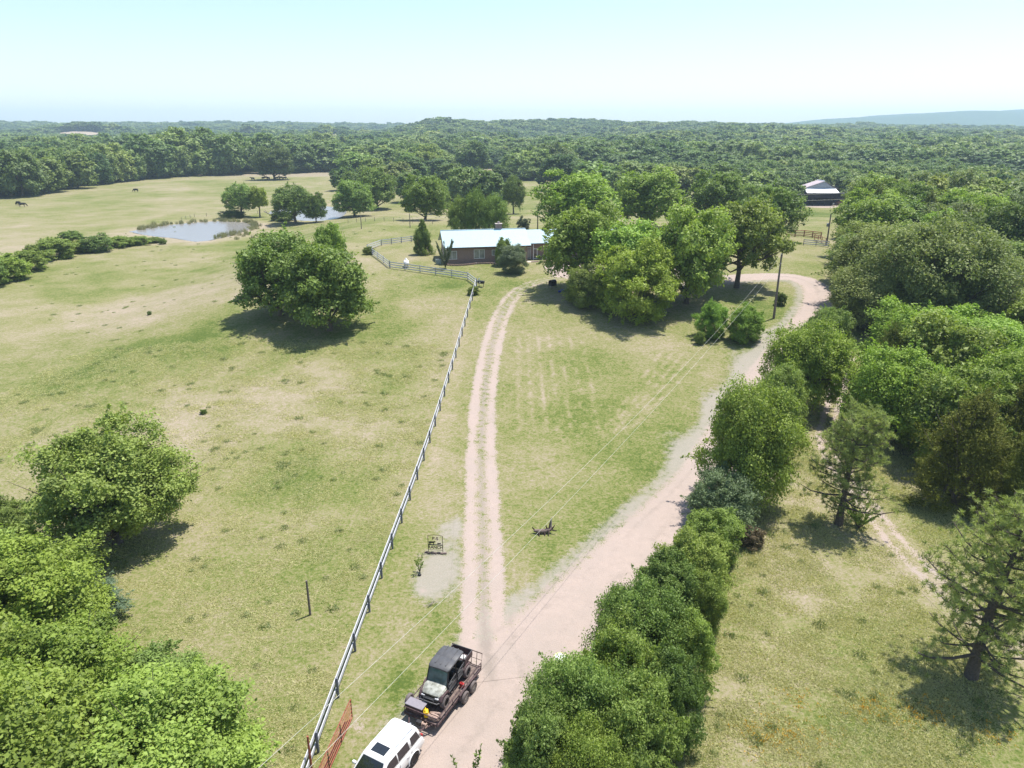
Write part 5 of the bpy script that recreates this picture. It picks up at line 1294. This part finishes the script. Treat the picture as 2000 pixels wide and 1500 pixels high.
for y in(-1,1):
    fd=MB();pr=[(-1.62,.55),(-1.52,.80),(-1.30,.86),(.02,.86),(.24,.80),(.34,.55),(.30,.55),(.20,.76),(.0,.82),(-1.28,.82),(-1.48,.76),(-1.58,.55)]
    a,b=sorted((y*(Wh+.09),y*(Wh+.22)));fd.prism(pr,a,b,axis=1);fd.build('fender',M['trailer'],tr)
gt=MB();gx=-Lh-.12
gt.M=Matrix.Translation((gx,0,.55))@Matrix.Rotation(radians(-8),4,'Y')
gt.tube([(0,-Wh,0),(0,-Wh,.88),(0,Wh,.88),(0,Wh,0),(0,-Wh,0)],.03,6)
for k in range(1,6): gt.tube([(0,-Wh+2*Wh*k/6,0),(0,-Wh+2*Wh*k/6,.88)],.018,5)
for z in(.44,): gt.tube([(0,-Wh,z),(0,Wh,z)],.016,5)
gt.build('ramp_gate',M['darksteel'],tr)
lt=[MB().box((-Lh-.04,y,.52),(.04,.16,.09)).build('tail_light',M['redlamp'],tr) for y in(-.85,.85)]
# toolbox across the front of the trailer, passenger side
tb=MB().box((Lh+.0,0,0),(.01,.01,.01))
mat_t=tr.matrix_basis if False else Matrix.Translation(tr.location)@Matrix.Rotation(rzT,4,'Z')
def onT(x,y,z): return mat_t@Vector((x,y,z))
t2=empty('toolbox',onT(Lh-.34,-.50,.585),rzT,'grey steel toolbox at the front right corner of the trailer','toolbox')
MB().box((0,0,.24),(.52,1.05,.46),bev=.02).build('chest',M['trailer'],t2);MB().box((0,0,.49),(.56,1.09,.05),bev=.015).build('lid',M['toolbox'],t2)
MB().tube([(-.285,-.3,.5),(-.32,-.3,.56),(-.32,.3,.56),(-.285,.3,.5)],.012,5).build('handle',M['steel'],t2)
o=MB().box((0,0,.17),(.28,.20,.34),bev=.05).tube([(-.08,0,.33),(-.08,0,.42),(.08,0,.42),(.08,0,.33)],.02,6).build('jerry_can',M['yellow'],None,onT(Lh-.25,.22,.585));o.rotation_euler=(radians(8),0,rzT+.5);o.scale=(1.15,1.25,1.2);tag(o,'bright yellow jerry can beside the grey toolbox on the trailer','jerry can')
rng=random.Random(3)
for k in range(9):
    o=MB().tube([(-.28,0,0),(0,.01,.01),(.28,0,0)],[.055,.065,.055],6,smooth=False).build('firewood_log',M['firewood'],None,onT(Lh-.16-.13*(k%3),.55+.045*(k//3)+.1*(k%2),.64+.1*(k//3)));o.rotation_euler=(rng.uniform(0,3),rng.uniform(-.15,.15),rzT+pi/2+rng.uniform(-.25,.25))
    tag(o,'split log in the small wood heap at the front left of the trailer','firewood','firewood heap on the trailer')
# winch and battery on the tongue
o=MB().box((0,0,.12),(.22,.3,.24),bev=.03).build('battery_box',M['black'],None,onT(Lh+.34,.1,.52));o.rotation_euler.z=rzT;tag(o,'black battery box on the trailer tongue','battery box')
o=MB().lathe([(0,-.13),(.11,-.13),(.11,-.1),(.06,-.09),(.06,.09),(.11,.1),(.11,.13),(0,.13)],(0,0,.16),14,'Y').box((0,0,.03),(.2,.3,.05)).build('winch',M['firewood'],None,onT(Lh+.32,.42,.50));o.rotation_euler.z=rzT;tag(o,'rusty reddish winch on the trailer tongue beside the black battery box','winch')
# spare tyre leaning on the right side
sp=empty('spare_wheel',onT(Lh-.75,-Wh-.24,.58),rzT,'spare wheel hung outside the front right rail of the trailer','wheel')
wheel(sp,0,0,.34,.2,z=0.12,tm='dustrubber',name='rim_and_tyre')
o=MB().box((0,0,.16),(.16,.30,.3),bev=.04).tube([(0,-.07,.3),(0,-.07,.37),(0,.07,.37),(0,.07,.3)],.018,6).build('fuel_can',M['red'],None,onT(-.55,Wh-.16,.585));o.rotation_euler.z=rzT;tag(o,'red fuel can on the trailer deck by the tandem wheels','fuel can')
# ------------------------------------------------------------------ side by side buggy
uc=onT(-.18,.0,.583);uv=empty('utility_buggy',uc,rzT+radians(2),'dark four seat side by side buggy with grey hard roof on the trailer','buggy')
for x in(-1.22,1.28):
    for y in(-.60,.60): wheel(uv,x,y*1.08,.36,.28,z=.34,tm='dustrubber',rm='black')
fl=MB();fl.box((.02,0,.42),(2.5,1.12,.14),bev=.03).box((0,0,.34),(3.0,.7,.14),bev=.03);fl.build('chassis',M['black'],uv)
hd=MB();hd.loft([[(x,a,b) for a,b in side_sec(w,zb,zt,sh=.1)] for (x,w,zb,zt) in [(.88,.64,.78,1.08),(1.1,.66,.76,1.04),(1.4,.60,.72,.95),(1.60,.50,.68,.84),(1.66,.42,.68,.76)]]);hd.build('hood',M['camo'],uv)
MB().box((1.42,0,.60),(.62,1.0,.20),bev=.06).box((1.72,0,.64),(.12,1.02,.22),bev=.05).box((1.66,0,.45),(.2,.7,.2),bev=.05).build('front_fascia',M['black'],uv)
MB().tube([(1.6,-.62,.52),(1.84,-.5,.55),(1.88,0,.57),(1.84,.5,.55),(1.6,.62,.52)],.035,8).tube([(1.86,-.3,.56),(1.86,-.3,.78),(1.86,.3,.78),(1.86,.3,.56)],.022,6).build('front_bumper',M['roofgrey'],uv)
for y in(-.42,.42): MB().box((1.69,y,.74),(.10,.22,.09),bev=.03).build('headlight',M['clearlamp'],uv)
for y in(-1,1):
    fd=MB();fd.prism([(.82,.55),(.86,.74),(1.05,.86),(1.5,.84),(1.68,.66),(1.66,.58),(1.5,.72),(1.1,.76),(.93,.68),(.90,.55)],*sorted((y*.50,y*.72)),axis=1);fd.build('front_fender',M['trailer'],uv)
    fd=MB();fd.prism([(-1.72,.62),(-1.6,.76),(-1.2,.80),(-.82,.74),(-.78,.58),(-.84,.58),(-.9,.68),(-1.2,.74),(-1.55,.70),(-1.66,.6)],*sorted((y*.52,y*.72)),axis=1);fd.build('rear_fender',M['trailer'],uv)
zr=1.92
cg=MB()
for y in(-1,1):
    cg.tube([(.92,y*.64,.95),(.58,y*.58,zr-.08),(-.40,y*.58,zr-.05),(-1.02,y*.58,zr-.1),(-1.10,y*.62,.6)],.028,7)
    cg.tube([(-.1,y*.64,.5),(-.14,y*.58,zr-.06)],.028,7)
for x,z in((.58,zr-.08),(-.14,zr-.06),(-1.02,zr-.1)): cg.tube([(x,-.58,z),(x,.58,z)],.025,6)
cg.tube([(-1.06,-.6,1.1),(-1.06,.6,1.1)],.02,6).tube([(-.12,-.6,1.05),(-.12,.6,1.05)],.02,6);cg.build('roll_cage',M['black'],uv)
rfm=MB()
def rsec(x,w,z,c=.035):
    q=[(-w,z-.09),(-w*.985,z-.02),(-w*.9,z),(-w*.45,z+c*.6),(0,z+c),(w*.45,z+c*.6),(w*.9,z),(w*.985,z-.02),(w,z-.09),(0,z-.05)]
    return [(x,a,b) for a,b in q]
rfm.loft([rsec(-1.06,.55,zr-.07),rsec(-.98,.64,zr-.02),rsec(-.6,.67,zr+.02),(rsec(-.18,.675,zr+.03)),(rsec(-.14,.66,zr+.0)),(rsec(-.10,.675,zr+.03)),rsec(.35,.67,zr+.02),rsec(.62,.65,zr-.02),rsec(.72,.56,zr-.08)]);ro=rfm.build('roof',M['roofgrey'],uv)
for y in(-.32,0,.32): MB().box((-.25,y,zr+.055),(1.5,.06,.02),bev=.008).build('roof_rib',M['roofgrey'],ro)
M['clearglass']=simple('greenish windscreen',(.10,.17,.16),.08,spec=.9,var=.3,scale=2)
MB().tube([(.955,.63,.98),(.67,.59,zr-.10)],.035,6).tube([(.955,-.63,.98),(.67,-.59,zr-.10)],.035,6).tube([(.955,-.63,.985),(.955,.63,.985)],.03,6).build('windshield_frame',M['black'],uv)
quadpane([(.945,.60,1.0),(.945,-.60,1.0),(.66,-.565,zr-.12),(.66,.565,zr-.12)],'windshield',M['clearglass'],.012,uv)
for x in(.28,-.72):
    s_=MB();s_.box((x,0,.68),(.46,1.12,.16),bev=.06).box((x-.24,0,.98),(.13,1.12,.52),ry=-.15,bev=.05);s_.build('seat',M['black'],uv)
MB().lathe([(.14,-.015),(.165,0),(.14,.015),(.14,-.015)],(.60,.32,1.06),18,'X').cyl((.6,.32,1.06),(.85,.32,.95),.02,6).build('steering_wheel',M['black'],uv)
MB().box((.86,0,.9),(.22,1.2,.26),bev=.06).build('dashboard',M['black'],uv)
for y in(-1,1):
    for (xa,xb) in((.84,-.02),(-.2,-.98)):
        dr=MB();dr.tube([(xa,y*.67,.56),(xa-.04,y*.67,1.12),(xb+.05,y*.67,1.2),(xb,y*.67,.56),(xa,y*.67,.56)],.022,6);dr.tube([(xa,y*.67,.6),(xb+.05,y*.67,1.18)],.016,5);dr.box(((xa+xb)/2,y*.66,.70),(abs(xa-xb)-.1,.02,.26));dr.build('door',M['roofgrey'],uv)
bd=MB();X0,X1=-2.02,-1.12
bd.box(((X0+X1)/2,0,.86),(X1-X0,1.24,.05))
for y in(-.62,.62): bd.box(((X0+X1)/2,y,1.02),(X1-X0,.06,.34),bev=.015)
for x in(X0,X1): bd.box((x,0,1.02),(.06,1.18,.34),bev=.015)
bd.build('cargo_bed',M['trailer'],uv)
MB().tube([(X0,-.62,1.22),(X0,.62,1.22)],.022,6).tube([(X0,.62,1.22),(X1,.62,1.22)],.022,6).tube([(X0,-.62,1.22),(X1,-.62,1.22)],.022,6).build('bed_rail',M['roofgrey'],uv)
o=MB().box((0,0,.14),(.34,.5,.26),bev=.05).build('cooler',M['offwhite'],None,(mat_t@Matrix.Translation((-.18,0,.583))@Matrix.Rotation(radians(2),4,'Z'))@Vector((-1.40,.25,.89)));o.rotation_euler.z=rzT;tag(o,'small pale box lying in the cargo bed of the buggy','box')
# ------------------------------------------------------------------ air, sky, sun, camera
m,nt=newmat('pale air');pv=N(nt,'ShaderNodeVolumePrincipled',i={'Color':(.62,.80,1.0,1),'Density':HAZE,'Anisotropy':.2});o=N(nt,'ShaderNodeOutputMaterial');L(nt,pv.outputs[0],o.inputs[1])
hz=MB();hz.box((0,3500,98.5),(11600,7700,203));ho=hz.build('haze',m);tag(ho,'thin pale summer air over the whole valley','haze',kind='stuff')
w=bpy.data.worlds.new('World');S.world=w;w.use_nodes=True;nt=w.node_tree;nt.nodes.clear()
SV=Vector((.27,.20,.94)).normalized();el=math.asin(SV.z);az=atan2(SV.x,SV.y)
sk=N(nt,'ShaderNodeTexSky',sky_type='NISHITA',sun_disc=False,sun_elevation=el,sun_rotation=az,altitude=200,air_density=1.0,dust_density=SKYDUST,ozone_density=1.0)
bg=N(nt,'ShaderNodeBackground',i={'Strength':SKY});o=N(nt,'ShaderNodeOutputWorld');L(nt,sk.outputs[0],bg.inputs[0]);L(nt,bg.outputs[0],o.inputs[0])
sn=bpy.data.lights.new('sun','SUN');sn.energy=SUN;sn.angle=radians(.53);sn.color=(1,.955,.89);so=bpy.data.objects.new('sun',sn);COL.objects.link(so);so.rotation_euler=(-SV).to_track_quat('-Z','Y').to_euler();so.location=(0,0,80)
cd=bpy.data.cameras.new('camera');cd.sensor_width=36;cd.lens=F/2000*36;cd.clip_end=20000;cd.clip_start=.5
co=bpy.data.objects.new('camera',cd);COL.objects.link(co);co.location=(0,0,H);co.rotation_euler=(pi/2-PT,0,0);S.camera=co
S.view_settings.view_transform='Standard';S.view_settings.look='None';S.view_settings.exposure=EXPO;S.view_settings.gamma=1
S.cycles.max_bounces=6;S.cycles.transparent_max_bounces=8;S.cycles.volume_bounces=2;S.cycles.diffuse_bounces=2;S.cycles.transmission_bounces=3
print('objects',len(S.objects))
